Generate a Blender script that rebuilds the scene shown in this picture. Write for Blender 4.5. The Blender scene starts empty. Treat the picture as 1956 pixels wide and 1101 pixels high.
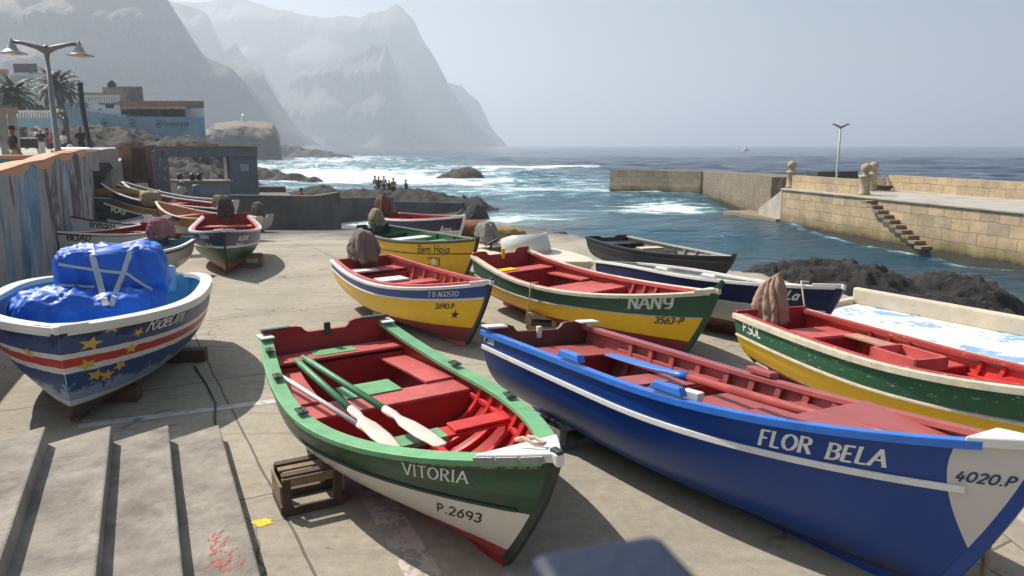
import bpy, math, random
import numpy as np
from mathutils import Vector, Matrix, noise as MN
R = math.radians
C = bpy.context.scene.collection
sc = bpy.context.scene

# ------------------------------------------------------------------ camera
EYE = 3.1
PITCH = math.atan(273.5 / 1400.0)
cam_d = bpy.data.cameras.new("camera"); cam = bpy.data.objects.new("camera", cam_d); C.objects.link(cam)
cam_d.sensor_width = 36; cam_d.lens = 36 * 1400.0 / 1956.0
cam_d.clip_start = 0.05; cam_d.clip_end = 60000
cam.location = (0, 0, EYE); cam.rotation_euler = (math.pi / 2 - PITCH, 0, 0)
cam_d.dof.use_dof = True; cam_d.dof.focus_distance = 9.0; cam_d.dof.aperture_fstop = 3.4
sc.camera = cam
# ------------------------------------------------------------------ light
SUN_AZ = Vector((-0.82, 0.57, 0)).normalized(); SUN_EL = R(47)
w = bpy.data.worlds.new("World"); sc.world = w; w.use_nodes = True
nt = w.node_tree; bg = nt.nodes["Background"]
sky = nt.nodes.new("ShaderNodeTexSky"); sky.sky_type = 'NISHITA'; sky.sun_disc = False
sky.sun_elevation = SUN_EL; sky.sun_rotation = math.atan2(SUN_AZ.x, SUN_AZ.y)
sky.air_density = 1.0; sky.dust_density = 2.5; sky.ozone_density = 1.0
nt.links.new(sky.outputs[0], bg.inputs[0]); bg.inputs[1].default_value = 0.055
sun_d = bpy.data.lights.new("sun", 'SUN'); sun_d.energy = 5.0; sun_d.angle = R(0.53); sun_d.color = (1, .94, .85)
sun = bpy.data.objects.new("sun", sun_d); C.objects.link(sun)
sdir = Vector((SUN_AZ.x * math.cos(SUN_EL), SUN_AZ.y * math.cos(SUN_EL), math.sin(SUN_EL)))
sun.rotation_euler = sdir.to_track_quat('Z', 'Y').to_euler()
vs = sc.view_settings; vs.view_transform = 'Standard'; vs.look = 'None'; vs.exposure = 0.6; vs.gamma = 1
sc.cycles.use_denoising = True
sc.cycles.max_bounces = 6; sc.cycles.volume_bounces = 1
HAZE_DENSITY = 0.0006

# ------------------------------------------------------------------ helpers
def ray(px, py):
    cp, sp = math.cos(PITCH), math.sin(PITCH)
    a, u = (px - 978.0) / 1400, (550.5 - py) / 1400
    return Vector((a, cp + u * sp, -sp + u * cp))
def far(px, py, d):                       # surveyed point at forward distance d
    r = ray(px, py); return Vector((0, 0, EYE)) + r * (d / r.y)
def lev(px, py, z):                       # surveyed point at height z
    r = ray(px, py); return Vector((0, 0, EYE)) + r * ((z - EYE) / r.z)
def tag(o, label=None, cat=None, group=None, kind=None):
    if label: o['label'] = label
    if cat: o['category'] = cat
    if group: o['group'] = group
    if kind: o['kind'] = kind
    return o
def empty(name, loc=(0, 0, 0), rot=(0, 0, 0), label=None, cat=None, group=None):
    o = bpy.data.objects.new(name, None); C.objects.link(o); o.location = loc; o.rotation_euler = rot
    o.empty_display_size = .1
    return tag(o, label, cat, group)
class MB:
    def __init__(s): s.v = []; s.f = []; s.uv = []; s.m = []
    def add(s, vs, fs, uvs=None, m=0):
        n = len(s.v); s.v += [tuple(p) for p in vs]
        for f in fs: s.f.append(tuple(n + i for i in f)); s.m.append(m)
        s.uv += list(uvs) if uvs else [(0, 0)] * len(vs)
        return s
    def box(s, c, d, rz=0, m=0, M=None, taper=1):
        x, y, z = d[0] / 2, d[1] / 2, d[2] / 2; k = taper
        vs = [Vector(p) for p in ((-x, -y, -z), (x, -y, -z), (x, y, -z), (-x, y, -z), (-x * k, -y * k, z), (x * k, -y * k, z), (x * k, y * k, z), (-x * k, y * k, z))]
        T = Matrix.Translation(c) @ (M if M is not None else Matrix.Rotation(rz, 4, 'Z'))
        return s.add([T @ p for p in vs], [(0, 3, 2, 1), (4, 5, 6, 7), (0, 1, 5, 4), (1, 2, 6, 5), (2, 3, 7, 6), (3, 0, 4, 7)], m=m)
    def bar(s, a, b, wd, h=None, up=(0, 0, 1), m=0):
        a, b = Vector(a), Vector(b); h = h or wd; d = b - a; L = d.length; d.normalize()
        u = Vector(up); sd = d.cross(u)
        if sd.length < 1e-4: sd = d.cross(Vector((1, 0, 0)))
        sd.normalize(); u = sd.cross(d)
        M = Matrix((d, sd, u)).transposed().to_4x4()
        return s.box((a + b) / 2, (L, wd, h), M=M, m=m)
    def tube(s, pts, r, n=8, m=0, cap=True):
        pts = [Vector(p) for p in pts]; rs = r if isinstance(r, (list, tuple)) else [r] * len(pts)
        vs, fs = [], []; ref = None
        for i, p in enumerate(pts):
            d = (pts[min(i + 1, len(pts) - 1)] - pts[max(i - 1, 0)]).normalized()
            if ref is None: ref = d.orthogonal().normalized()
            ref = (ref - d * ref.dot(d)).normalized(); q = d.cross(ref)
            for k in range(n):
                a = 2 * math.pi * k / n; vs.append(p + (ref * math.cos(a) + q * math.sin(a)) * rs[i])
        for i in range(len(pts) - 1):
            for k in range(n): fs.append((i * n + k, i * n + (k + 1) % n, (i + 1) * n + (k + 1) % n, (i + 1) * n + k))
        if cap: fs += [tuple(range(n - 1, -1, -1)), tuple((len(pts) - 1) * n + k for k in range(n))]
        return s.add(vs, fs, m=m)
    def lathe(s, prof, c=(0, 0, 0), n=16, m=0, M=None):
        c = Vector(c); vs, fs = [], []
        for r, z in prof:
            for k in range(n):
                a = 2 * math.pi * k / n; p = Vector((r * math.cos(a), r * math.sin(a), z)); vs.append(c + (M @ p if M is not None else p))
        for i in range(len(prof) - 1):
            for k in range(n): fs.append((i * n + k, i * n + (k + 1) % n, (i + 1) * n + (k + 1) % n, (i + 1) * n + k))
        fs += [tuple(range(n - 1, -1, -1)), tuple((len(prof) - 1) * n + k for k in range(n))]
        return s.add(vs, fs, m=m)
    def prism(s, poly, z0, z1, m=0):
        n = len(poly); top = z1 if isinstance(z1, (list, tuple)) else [z1] * n; bot = z0 if isinstance(z0, (list, tuple)) else [z0] * n
        vs = [(p[0], p[1], b) for p, b in zip(poly, bot)] + [(p[0], p[1], t) for p, t in zip(poly, top)]
        fs = [tuple(range(n - 1, -1, -1)), tuple(range(n, 2 * n))] + [(i, (i + 1) % n, n + (i + 1) % n, n + i) for i in range(n)]
        return s.add(vs, fs, m=m)
    def build(s, name, mats, parent=None, smooth=False, bevel=0, fix=True, sub=0):
        me = bpy.data.meshes.new(name); me.from_pydata(s.v, [], s.f)
        for mm in (mats if isinstance(mats, (list, tuple)) else [mats]): me.materials.append(mm)
        me.polygons.foreach_set('material_index', s.m)
        if any(u != (0, 0) for u in s.uv):
            l = me.uv_layers.new(name='UVMap'); idx = np.empty(len(me.loops), dtype=np.int32); me.loops.foreach_get('vertex_index', idx)
            l.data.foreach_set('uv', np.array(s.uv, dtype=np.float32)[idx].ravel())
        if fix:
            import bmesh
            b = bmesh.new(); b.from_mesh(me); bmesh.ops.recalc_face_normals(b, faces=b.faces); b.to_mesh(me); b.free()
        if smooth: me.polygons.foreach_set('use_smooth', [True] * len(me.polygons))
        me.update(); o = bpy.data.objects.new(name, me); C.objects.link(o)
        if parent: o.parent = parent
        if bevel:
            md = o.modifiers.new('bevel', 'BEVEL'); md.width = bevel; md.segments = 2; md.limit_method = 'ANGLE'
        if sub:
            md = o.modifiers.new('sub', 'SUBSURF'); md.levels = sub; md.render_levels = sub
        return o
# ------------------------------------------------------------------ materials
MATS = {}
def N(t, kind, **kw):
    n = t.nodes.new(kind)
    for k, v in kw.items():
        if k in n.inputs: n.inputs[k].default_value = v
        else: setattr(n, k, v)
    return n
def math_n(t, op, a, b=None, clamp=False):
    n = t.nodes.new("ShaderNodeMath"); n.operation = op; n.use_clamp = clamp
    for i, x in enumerate((a, b)):
        if x is None: continue
        if isinstance(x, (int, float)): n.inputs[i].default_value = x
        else: t.links.new(x, n.inputs[i])
    return n.outputs[0]
def mixc(t, f, a, b, mode='MIX'):
    n = t.nodes.new("ShaderNodeMix"); n.data_type = 'RGBA'; n.blend_type = mode
    for s, x in ((n.inputs[0], f), (n.inputs[6], a), (n.inputs[7], b)):
        if isinstance(x, (int, float)): s.default_value = x
        elif isinstance(x, (tuple, list)): s.default_value = (*x[:3], 1)
        else: t.links.new(x, s)
    return n.outputs[2]
def noise(t, scale, detail=4, rough=.6, vec=None, dist=0):
    n = N(t, "ShaderNodeTexNoise", Scale=scale, Detail=detail, Roughness=rough, Distortion=dist)
    if vec is not None: t.links.new(vec, n.inputs['Vector'])
    return n.outputs[0]
def ramp(t, fac, stops, interp='LINEAR'):
    n = t.nodes.new("ShaderNodeValToRGB"); n.color_ramp.interpolation = interp; e = n.color_ramp.elements
    while len(e) < len(stops): e.new(.5)
    for i, (p, c) in enumerate(stops):
        e[i].position = p; e[i].color = (*c, 1) if len(c) == 3 else c
    t.links.new(fac, n.inputs[0]); return n.outputs[0]
def step(t, fac, lo, hi):
    n = N(t, "ShaderNodeMapRange"); n.inputs[1].default_value = lo; n.inputs[2].default_value = hi; t.links.new(fac, n.inputs[0]); return n.outputs[0]
def base_mat(name):
    m = bpy.data.materials.new(name); m.use_nodes = True; t = m.node_tree; b = t.nodes["Principled BSDF"]; return m, t, b
def coords(t, which='Object', scale=None):
    tc = t.nodes.new("ShaderNodeTexCoord"); o = tc.outputs[which]
    if scale is not None:
        mp = N(t, "ShaderNodeMapping"); mp.inputs['Scale'].default_value = scale; t.links.new(o, mp.inputs[0]); o = mp.outputs[0]
    return o
def bump(t, b, h, strength=.3, dist=.02):
    n = N(t, "ShaderNodeBump", Strength=strength, Distance=dist); t.links.new(h, n.inputs['Height']); t.links.new(n.outputs[0], b.inputs['Normal'])
def plain(name, col, rough=.5, vary=.25, scale=6, bs=.2, bd=.01, wear=None, wear_amt=.62, metal=0, dirt=.0, stretch=(1, 1, 1), spec=.5):
    """a paint/wood/stone surface: uneven tone, fine bump, optional chips showing another colour"""
    if name in MATS: return MATS[name]
    m, t, b = base_mat(name); v = coords(t, 'Object', stretch)
    n1 = noise(t, scale, 5, .65, v); n2 = noise(t, scale * 7, 4, .6, v)
    dark = tuple(c * (1 - vary) for c in col); lite = tuple(min(1, c * (1 + vary * .8)) for c in col)
    c = ramp(t, n1, [(.3, dark), (.7, lite)])
    if dirt: c = mixc(t, math_n(t, 'MULTIPLY', step(t, noise(t, scale * .6, 6, .7, v), .5, .75), dirt), c, (.06, .05, .04))
    if wear:
        n3 = noise(t, scale * 2.2, 8, .75, v); c = mixc(t, step(t, n3, wear_amt, wear_amt + .015), c, wear)
    t.links.new(c, b.inputs['Base Color']); b.inputs['Roughness'].default_value = rough; b.inputs['Metallic'].default_value = metal
    b.inputs['Specular IOR Level'].default_value = spec
    bump(t, b, n2, bs, bd); MATS[name] = m; return m
def wood(name, col, rough=.7): return plain(name, col, rough, .4, 5, .4, .006, stretch=(1, 1, 1), dirt=.4)
def hull_paint(name, bands, wear=(.55, .5, .42), wear_amt=.68, patch=None, rough=.33, smudge=None, wob=.012, tilt=0, drip=.24):
    """bands: [(v, colour)] from keel up; v is the height fraction stored in the UV map"""
    m, t, b = base_mat(name); tc = t.nodes.new("ShaderNodeTexCoord"); sp = t.nodes.new("ShaderNodeSeparateXYZ"); t.links.new(tc.outputs['UV'], sp.inputs[0])
    ob = tc.outputs['Object']; u, v = sp.outputs[0], sp.outputs[1]
    vn = math_n(t, 'ADD', v if not tilt else math_n(t, 'ADD', v, math_n(t, 'ADD', math_n(t, 'MULTIPLY', math_n(t, 'MAXIMUM', math_n(t, 'SUBTRACT', u, .6), 0), tilt), math_n(t, 'MULTIPLY', math_n(t, 'MAXIMUM', math_n(t, 'SUBTRACT', .6, u), 0), .2))), math_n(t, 'MULTIPLY', math_n(t, 'SUBTRACT', noise(t, 7, 3, .5, ob), .5), wob * 2))
    c = ramp(t, vn, [(p, k) for p, k in bands], 'CONSTANT')
    if smudge:   # rough brushwork where one paint fades in dabs over the next
        for v0, v1, k in smudge:
            nn = noise(t, 5, 7, .75, ob)
            f = math_n(t, 'MULTIPLY', math_n(t, 'MULTIPLY', step(t, vn, v1, v0), math_n(t, 'GREATER_THAN', vn, v0 - .0)), 1.0)
            c = mixc(t, math_n(t, 'MULTIPLY', step(t, math_n(t, 'ADD', nn, math_n(t, 'MULTIPLY', f, .35)), .62, .68), math_n(t, 'GREATER_THAN', f, .001)), c, k)
    if patch:
        k = math_n(t, 'MAXIMUM', math_n(t, 'SUBTRACT', .9, v), 0)
        edge = math_n(t, 'ADD', patch[0], math_n(t, 'MULTIPLY', math_n(t, 'POWER', math_n(t, 'DIVIDE', k, .62), 1.7), 1 - patch[0]))
        c = mixc(t, math_n(t, 'GREATER_THAN', u, edge), c, patch[1])
    tone = noise(t, 1.6, 6, .7, ob); c = mixc(t, .18, c, ramp(t, tone, [(.3, (.35, .35, .35)), (.7, (1, 1, 1))]), 'MULTIPLY')
    mp = N(t, "ShaderNodeMapping"); mp.inputs['Scale'].default_value = (1, 1, 2.4); t.links.new(ob, mp.inputs[0])
    ch = noise(t, 11, 8, .78, mp.outputs[0]); c = mixc(t, step(t, ch, wear_amt, wear_amt + .02), c, wear)
    mpd = N(t, 'ShaderNodeMapping'); mpd.inputs['Scale'].default_value = (9, 9, .8); t.links.new(ob, mpd.inputs[0]); c = mixc(t, math_n(t, 'MULTIPLY', step(t, noise(t, 1, 6, .7, mpd.outputs[0]),   .52, .74), drip), c, mixc(t, .55, c, (.09, .075, .06)))
    gr = math_n(t, 'MULTIPLY', step(t, v, .22, .0), step(t, noise(t, 3, 6, .7, ob), .42, .62)); c = mixc(t, math_n(t, 'MULTIPLY', gr, .55), c, (.10, .085, .07))
    t.links.new(c, b.inputs['Base Color']); b.inputs['Roughness'].default_value = rough; b.inputs['Specular IOR Level'].default_value = .38
    pl = N(t, "ShaderNodeTexWave", Scale=1.0, Distortion=0.0); pl.bands_direction = 'Y'; pl.wave_profile = 'SAW'
    mp2 = N(t, "ShaderNodeMapping"); mp2.inputs['Scale'].default_value = (0, 2.6, 0); t.links.new(tc.outputs['UV'], mp2.inputs[0]); t.links.new(mp2.outputs[0], pl.inputs['Vector'])
    h = math_n(t, 'ADD', math_n(t, 'MULTIPLY', noise(t, 26, 4, .6, ob), .5), math_n(t, 'ADD', math_n(t, 'MULTIPLY', noise(t, 2.2, 2, .5, ob), 1.4), math_n(t, 'MULTIPLY', ch, .6)))
    bump(t, b, h, .25, .012); return m
# palette (linear base colours)
GREEN_L = (.14, .37, .17); GREEN_D = (.012, .055, .028); RED = (.42, .025, .022); RED_D = (.22, .018, .018); SALMON = (.52, .10, .09)
WHITE = (.74, .72, .68); BLUE = (.006, .048, .25); BLUE_R = (.03, .17, .60); NAVY = (.010, .018, .075); YELLOW = (.88, .54, .004); CREAM = (.62, .56, .42); BLACK = (.012, .012, .014)
m_white = plain('white_paint', WHITE, .45, .1, 5, wear=(.35, .3, .24), wear_amt=.70)
m_cream = plain('weathered_cream_paint', CREAM, .6, .25, 7, wear=(.25, .2, .15), wear_amt=.62)
m_greenl = plain('light_green_paint', GREEN_L, .5, .2, 5, wear=(.5, .42, .28), wear_amt=.72)
m_greend = plain('dark_green_paint', GREEN_D, .4, .3, 5)
m_red = plain('bright_red_paint', (.60, .03, .025), .45, .2, 4, wear=(.26, .02, .02), wear_amt=.62)
m_redd = plain('deep_red_paint', (.32, .011, .015), .45, .25, 4)
m_salmon = plain('faded_red_paint', SALMON, .5, .2, 4, wear=(.62, .30, .26), wear_amt=.63)
m_blue = plain('blue_paint', BLUE, .35, .15, 5)
m_bluer = plain('bright_blue_rail_paint', BLUE_R, .35, .15, 6, wear=(.45, .5, .6), wear_amt=.70)
m_navy = plain('navy_paint', NAVY, .35, .2, 5)
m_black = plain('black_paint', BLACK, .4, .3, 8)
m_yellow = plain('yellow_paint', YELLOW, .4, .15, 5)
m_wood = wood('weathered_wood', (.24, .16, .09)); m_woodl = wood('pale_wood', (.42, .32, .2)); m_woodd = wood('dark_wood', (.075, .045, .03))
m_rope = plain('rope', (.5, .42, .3), .9, .3, 60)
m_metal = plain('grey_metal', (.33, .34, .35), .4, .2, 9, metal=.6)
m_lamp = plain('lamp_grey_paint', (.16, .165, .18), .45, .15, 6)
m_teal = plain('teal_paint', (.10, .27, .31), .5, .2, 5, wear=(.4, .42, .4), wear_amt=.68)
m_ltblue = plain('light_blue_paint', (.15, .42, .62), .45, .15, 4)
m_netred = plain('red_netting', (.33, .03, .03), .9, .5, 90, .8, .02)
m_net = plain('tan_netting', (.36, .25, .08), .95, .6, 40, 1, .03)
m_rubber = plain('dark_rubber', (.03, .03, .033), .6, .3, 12)
# ------------------------------------------------------------------ boats
def g(y): return -0.06 * max(0.0, y - 22)
STEEP = 0.06
def sm(a, b, x):
    x = min(1, max(0, (x - a) / (b - a))); return x * x * (3 - 2 * x)
class Boat:
    kd = .07
    def __init__(s, q, label, cat='fishing boat', base=None, pitch=None, name='fishing_boat', group='wooden fishing boats hauled out on the ramp', a0=.20, tm=.42, ab=.34):
        s.q = q; s.L, s.bm, s.bs = q['L'], q['bm'], q['bs']; s.zS, s.zM, s.zB, s.Rk = q['zS'], q['zM'], q['zB'], q['R']; s.pp = q.get('pp', 2.2); s.a0 = a0; s.ab = ab; s.tm = tm
        cy = q['y'] + math.sin(q['psi']) * s.L * .5
        z0 = base if base is not None else g(cy)
        dz = -STEEP * math.sin(q['psi']) if (cy > 22 and pitch is None) else (pitch or 0)
        if base is None: z0 = z0 - dz * s.L * .5
        s.root = empty(name, (q['x'], q['y'], z0), (q.get('heel', 0), -math.atan(dz), q['psi']), label, cat, group)
        s.M = Matrix.Translation(s.root.location) @ s.root.rotation_euler.to_matrix().to_4x4()
    def b(s, t):
        if t >= .9999: return .0015
        if t < s.tm: return s.bs + (s.bm - s.bs) * math.sin(math.pi / 2 * t / s.tm)
        return max(.0015, s.bm * (1 - ((t - s.tm) / (1 - s.tm)) ** s.pp))
    def zs(s, t):
        return s.zM + (s.zS - s.zM) * ((.4 - t) / .4) ** 2 if t < .4 else s.zM + (s.zB - s.zM) * ((t - .4) / .6) ** 2
    def zk(s, t): return s.kd + (.11 * ((.55 - t) / .55) ** 2 if t < .55 else 0.0)
    def X(s, t, v):
        v = min(1.0, max(0.0, v)); x0 = .10 * (1 - v)
        return x0 + t * (s.L - s.Rk * (1 - v) ** 1.35 - x0)
    def F(s, t, v):      # section shape: round bilge and upright topsides amidships, flared towards the bow
        v = min(1.0, max(0.0, v)); m = sm(.40, .97, t); return (1 - m) * (1 - (1 - v) ** 2.3) ** .42 + m * v ** s.ab
    def P(s, t, v, side=1, off=0):
        v = min(1.0, max(0.0, v)); t = min(1.0, max(0.0, t))
        return Vector((s.X(t, v) - (off * 1.5 if t > .9 else 0), side * max(.0, s.b(t) * s.F(t, v) - off), s.zk(t) + (s.zs(t) - s.zk(t)) * v + off * (1 - v)))
    def normal(s, t, v, side):
        e = 1e-3; t = min(1 - e, max(e, t)); v = min(1 - e, max(e, v)); du = s.P(t + e, v, side) - s.P(t - e, v, side); dv = s.P(t, v + e, side) - s.P(t, v - e, side)
        n = du.cross(dv).normalized()
        return n if n.y * side > 0 or abs(n.y) < .05 and n.x > 0 else -n
    def inner(s, t, z, off=.045):
        v = (z - s.zk(t)) / (s.zs(t) - s.zk(t)); return max(0.01, s.b(t) * s.F(t, v) - off)
    def hull(s, mat, inside, nT=44, nV=18, name='hull'):
        mb = MB(); vsl = [(j / nV) ** 1.35 for j in range(nV + 1)]
        for side in (1, -1):
            vs, uv, fs = [], [], []
            for i in range(nT + 1):
                t = i / nT; t = 1 - (1 - t) ** 1.25
                for v in vsl: vs.append(s.P(t, v, side)); uv.append((t, max(v, .001)))
            for i in range(nT):
                for j in range(nV):
                    k = i * (nV + 1) + j; fs.append((k, k + nV + 1, k + nV + 2, k + 1))
            mb.add(vs, fs, uv)
        o = mb.build(name, mat, s.root, True, fix=True)
        mb = MB()
        for side in (1, -1):
            vs, fs = [], []
            for i in range(nT + 1):
                t = .015 + .97 * i / nT
                for v in vsl: vs.append(s.P(t, .03 + v * .965, side, .028))
            for i in range(nT):
                for j in range(nV):
                    k = i * (nV + 1) + j; fs.append((k, k + 1, k + nV + 2, k + nV + 1))
            mb.add(vs, fs)
        mb.build('inner_planking', inside, s.root, True)
        return o
    def keel(s, mat, depth=None, w=.05, stem_up=.06, t0=.0, stem_mat=None, stem=True):
        mb = MB(); d = s.kd if depth is None else depth; n = 20; vs, fs = [], []
        for i in range(n + 1):
            t = t0 + (1 - t0) * i / n; p = s.P(t, 0); zb = max(0.0, p.z - d - (.0 if t > .5 else .22)); zb = 0.0 if t > .02 else 0.02
            zb = max(zb, 0.0) + (.05 * sm(.92, 1, t))
            for y, z in ((w / 2, p.z + .03), (-w / 2, p.z + .03), (-w / 2, zb), (w / 2, zb)): vs.append((p.x, y, z))
        for i in range(n):
            for k in range(4): a = i * 4 + k; c = i * 4 + (k + 1) % 4; fs.append((a, c, c + 4, a + 4))
        fs += [(0, 1, 2, 3), tuple(n * 4 + k for k in (3, 2, 1, 0))]
        mb.add(vs, fs); mb.build('keel', mat, s.root)
        if not stem: return
        mb = MB(); vs, fs = [], []; n = 14
        for i in range(n + 1):
            v = i / n * 1.0; p = s.P(1, v) if v <= 1 else None
            up = stem_up if i == n else 0
            f = .035
            for x, y in ((f, w / 2), (f, -w / 2), (-.06, -w / 2), (-.06, w / 2)): vs.append((p.x + x + (.02 if i == n else 0), y, p.z + up))
        for i in range(n):
            for k in range(4): a = i * 4 + k; c = i * 4 + (k + 1) % 4; fs.append((a, c, c + 4, a + 4))
        fs += [(0, 1, 2, 3), tuple(n * 4 + k for k in (3, 2, 1, 0))]
        mb.add(vs, fs); mb.build('stem', stem_mat or mat, s.root, bevel=.008)
    def strip(s, name, mat, v, out, h, t0=0.0, t1=1.0, sides=(1, -1), inw=0.0, up=0.0, n=40, bevel=.006):
        """a moulding that follows the hull at height fraction v: from `inw` inside to `out` outside, thickness h"""
        mb = MB()
        for side in sides:
            vs, fs = [], []
            for i in range(n + 1):
                t = t0 + (t1 - t0) * i / n; vv = v(t) if callable(v) else v; p = s.P(t, vv, side); nr = s.normal(min(t, .985), vv, side); nr.z = 0; nr.normalize()
                zc = p.z + up
                for o_, z in ((out, zc + h / 2), (out, zc - h / 2), (-inw, zc - h / 2), (-inw, zc + h / 2)):
                    r = p + nr * o_
                    if r.y * side < 0.0: r.y = 0.0
                    vs.append((r.x, r.y, z))
            for i in range(n):
                for k in range(4): a = i * 4 + k; c = i * 4 + (k + 1) % 4; fs.append((a, c, c + 4, a + 4))
            fs += [(0, 1, 2, 3), tuple(n * 4 + k for k in (3, 2, 1, 0))]
            mb.add(vs, fs)
        return mb.build(name, mat, s.root, bevel=bevel)
    def transom(s, mat, inside, horns=.055, notch=.36, rail=None, th=.05):
        prof = []; n = 12
        for j in range(n + 1): prof.append(s.P(0, (1 - j / n) ** 1.3, 1))
        for j in range(1, n + 1): prof.append(s.P(0, (j / n) ** 1.3, -1))
        z = s.zs(0); top = []
        if horns:
            for y, dz in ((-1, horns * .8), (-.97, horns), (-notch - .12, horns), (-notch - .04, horns * .7), (-notch, 0), (-notch + .06, -.03), (notch - .06, -.03), (notch, 0), (notch + .04, horns * .7), (notch + .12, horns), (.97, horns), (1, horns * .8)):
                top.append(Vector((0, y * s.bs, z + dz)))
        poly = prof + top; nn = len(poly)
        vs = [p + Vector((0.0, 0, 0)) for p in poly] + [Vector((p.x + th, p.y * .985, p.z)) for p in poly]
        uv = [(0, max(.001, min(.999, (p.z - s.zk(0)) / (z - s.zk(0))))) for p in poly] * 2
        mb = MB(); mb.add(vs, [tuple(range(nn))], uv, 0)
        mb.add(vs, [tuple(range(2 * nn - 1, nn - 1, -1))] + [(i, (i + 1) % nn, nn + (i + 1) % nn, nn + i) for i in range(nn)], uv, 1)
        return mb.build('transom', [mat, inside], s.root)
    def deck(s, name, mat, t0, t1, zf, th=.03, y0=-1, y1=1, n=6, drop=None, parent=None, absz=None, bevel=.004):
        """board lying across the boat between t0 and t1, from fraction y0 to y1 of the inner width, zf below the sheer"""
        vs, fs = [], []; z = absz if absz is not None else s.zs((t0 + t1) / 2) - zf
        for i in range(n + 1):
            t = t0 + (t1 - t0) * i / n; x = s.X(t, (z - s.zk(t)) / (s.zs(t) - s.zk(t))); yi = s.inner(t, z)
            for y, zz in ((y1 * yi, z), (y0 * yi, z), (y0 * yi, z - th), (y1 * yi, z - th)): vs.append((x, y, zz))
        for i in range(n):
            for k in range(4): a = i * 4 + k; c = i * 4 + (k + 1) % 4; fs.append((a, c, c + 4, a + 4))
        fs += [(0, 1, 2, 3), tuple(n * 4 + k for k in (3, 2, 1, 0))]
        return MB().add(vs, fs).build(name, mat, parent or s.root, bevel=bevel)
    def bulkhead(s, mat, t, zf, th=.03, name='bulkhead', low=.03):
        z1 = s.zs(t) - zf; v1 = (z1 - s.zk(t)) / (s.zs(t) - s.zk(t)); prof = []
        x = s.X(t, v1)
        def tt(v): x0 = .10 * (1 - v); return (x - x0) / (s.L - s.Rk * (1 - v) ** 1.35 - x0)
        for j in range(13): v = low + (v1 - low) * (1 - j / 12) ** 1.5; prof.append(s.P(tt(v), v, 1, .04))
        for j in range(13): v = low + (v1 - low) * (j / 12) ** 1.5; prof.append(s.P(tt(v), v, -1, .04))
        nn = len(prof)
        vs = [(x, p.y, p.z) for p in prof] + [(x + th, p.y, p.z) for p in prof]
        return MB().add(vs, [tuple(range(nn)), tuple(range(2 * nn - 1, nn - 1, -1))] + [(i, (i + 1) % nn, nn + (i + 1) % nn, nn + i) for i in range(nn)]).build(name, mat, s.root)
    def rib(s, mat, t, w=.045, d=.05, top=.94):
        vs, fs = [], []; n = 18
        for j in range(2 * n + 1):
            side = 1 if j <= n else -1; v = .02 + (top - .02) * (abs(j - n) / n) ** 1.2
            p = s.P(t, v, side, .026); q = s.P(t, v, side, .026 + d); q.x = p.x
            if q.y * side <= 0.001: q = Vector((p.x, 0, max(q.z, s.zk(t) + .03 + d)))
            for pt, dx in ((p, -w / 2), (p, w / 2), (q, w / 2), (q, -w / 2)): vs.append((pt.x + dx, pt.y, pt.z))
        for i in range(2 * n):
            for k in range(4): a = i * 4 + k; c = i * 4 + (k + 1) % 4; fs.append((a, c, c + 4, a + 4))
        fs += [(0, 1, 2, 3), tuple(2 * n * 4 + k for k in (3, 2, 1, 0))]
        return MB().add(vs, fs).build('rib', mat, s.root)
    def breasthook(s, mat, t0=.93, up=.012, th=.04, hang=0.03, name='bow_cap'):
        n = 8; vs, fs = [], []
        for i in range(n + 1):
            t = t0 + (1 - t0) * i / n; p = s.P(t, 1); nr = s.normal(min(t, .985), 1, 1); y = p.y + hang; z = p.z + up + .02
            for yy, zz in ((y, z), (-y, z), (-y, z - th - .02), (y, z - th - .02)): vs.append((p.x, yy, zz))
        vs += [(s.L + .05, .03, s.zs(1) + up + .02), (s.L + .05, -.03, s.zs(1) + up + .02), (s.L + .05, -.03, s.zs(1) - th), (s.L + .05, .03, s.zs(1) - th)]
        for i in range(n + 1):
            for k in range(4): a = i * 4 + k; c = i * 4 + (k + 1) % 4; fs.append((a, c, c + 4, a + 4))
        fs += [(0, 1, 2, 3), tuple((n + 1) * 4 + k for k in (3, 2, 1, 0))]
        return MB().add(vs, fs).build(name, mat, s.root, bevel=.012)
    def decal(s, name, flat, mat, t0, v0, side=-1, off=.004, slant=0):
        """map flat (u,v) outlines in metres onto the planking, u running stern to bow on the right side, bow to stern on the left"""
        sgn = 1 if side < 0 else -1; vs = []
        for (x, y) in flat.v2:
            t = t0 + sgn * x / s.L; h = s.zs(t) - s.zk(t); v = min(.995, v0 + (y + slant * x) / h); vs.append(s.P(t, v, side) + s.normal(t, v, side) * off)
        o = MB().add(vs, flat.f2).build(name, mat, s.root, fix=False)
        return o
    def w(s, p): return s.M @ Vector(p)
    def find(s, px, py, side=-1):
        """hull coordinates (t, v) of a point surveyed on the planking"""
        best = None; r = ray(px, py).normalized(); E0 = Vector((0, 0, EYE))
        for st_, rng in ((.02, None), (.002, 1)):
            ts = np.arange(.02, 1.0, st_) if rng is None else np.clip(np.arange(best[1] - .02, best[1] + .021, st_), 0, .999)
            vs = np.arange(.04, 1.0, st_ * 2) if rng is None else np.clip(np.arange(best[2] - .04, best[2] + .041, st_ * 2), .01, .995)
            for t in ts:
                for v in vs:
                    p = s.w(s.P(t, v, side)) - E0; d = (p - r * p.dot(r)).length / p.length + .004 * p.length / 20
                    if best is None or d < best[0]: best = (d, float(t), float(v))
        return best[1], best[2]
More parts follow.
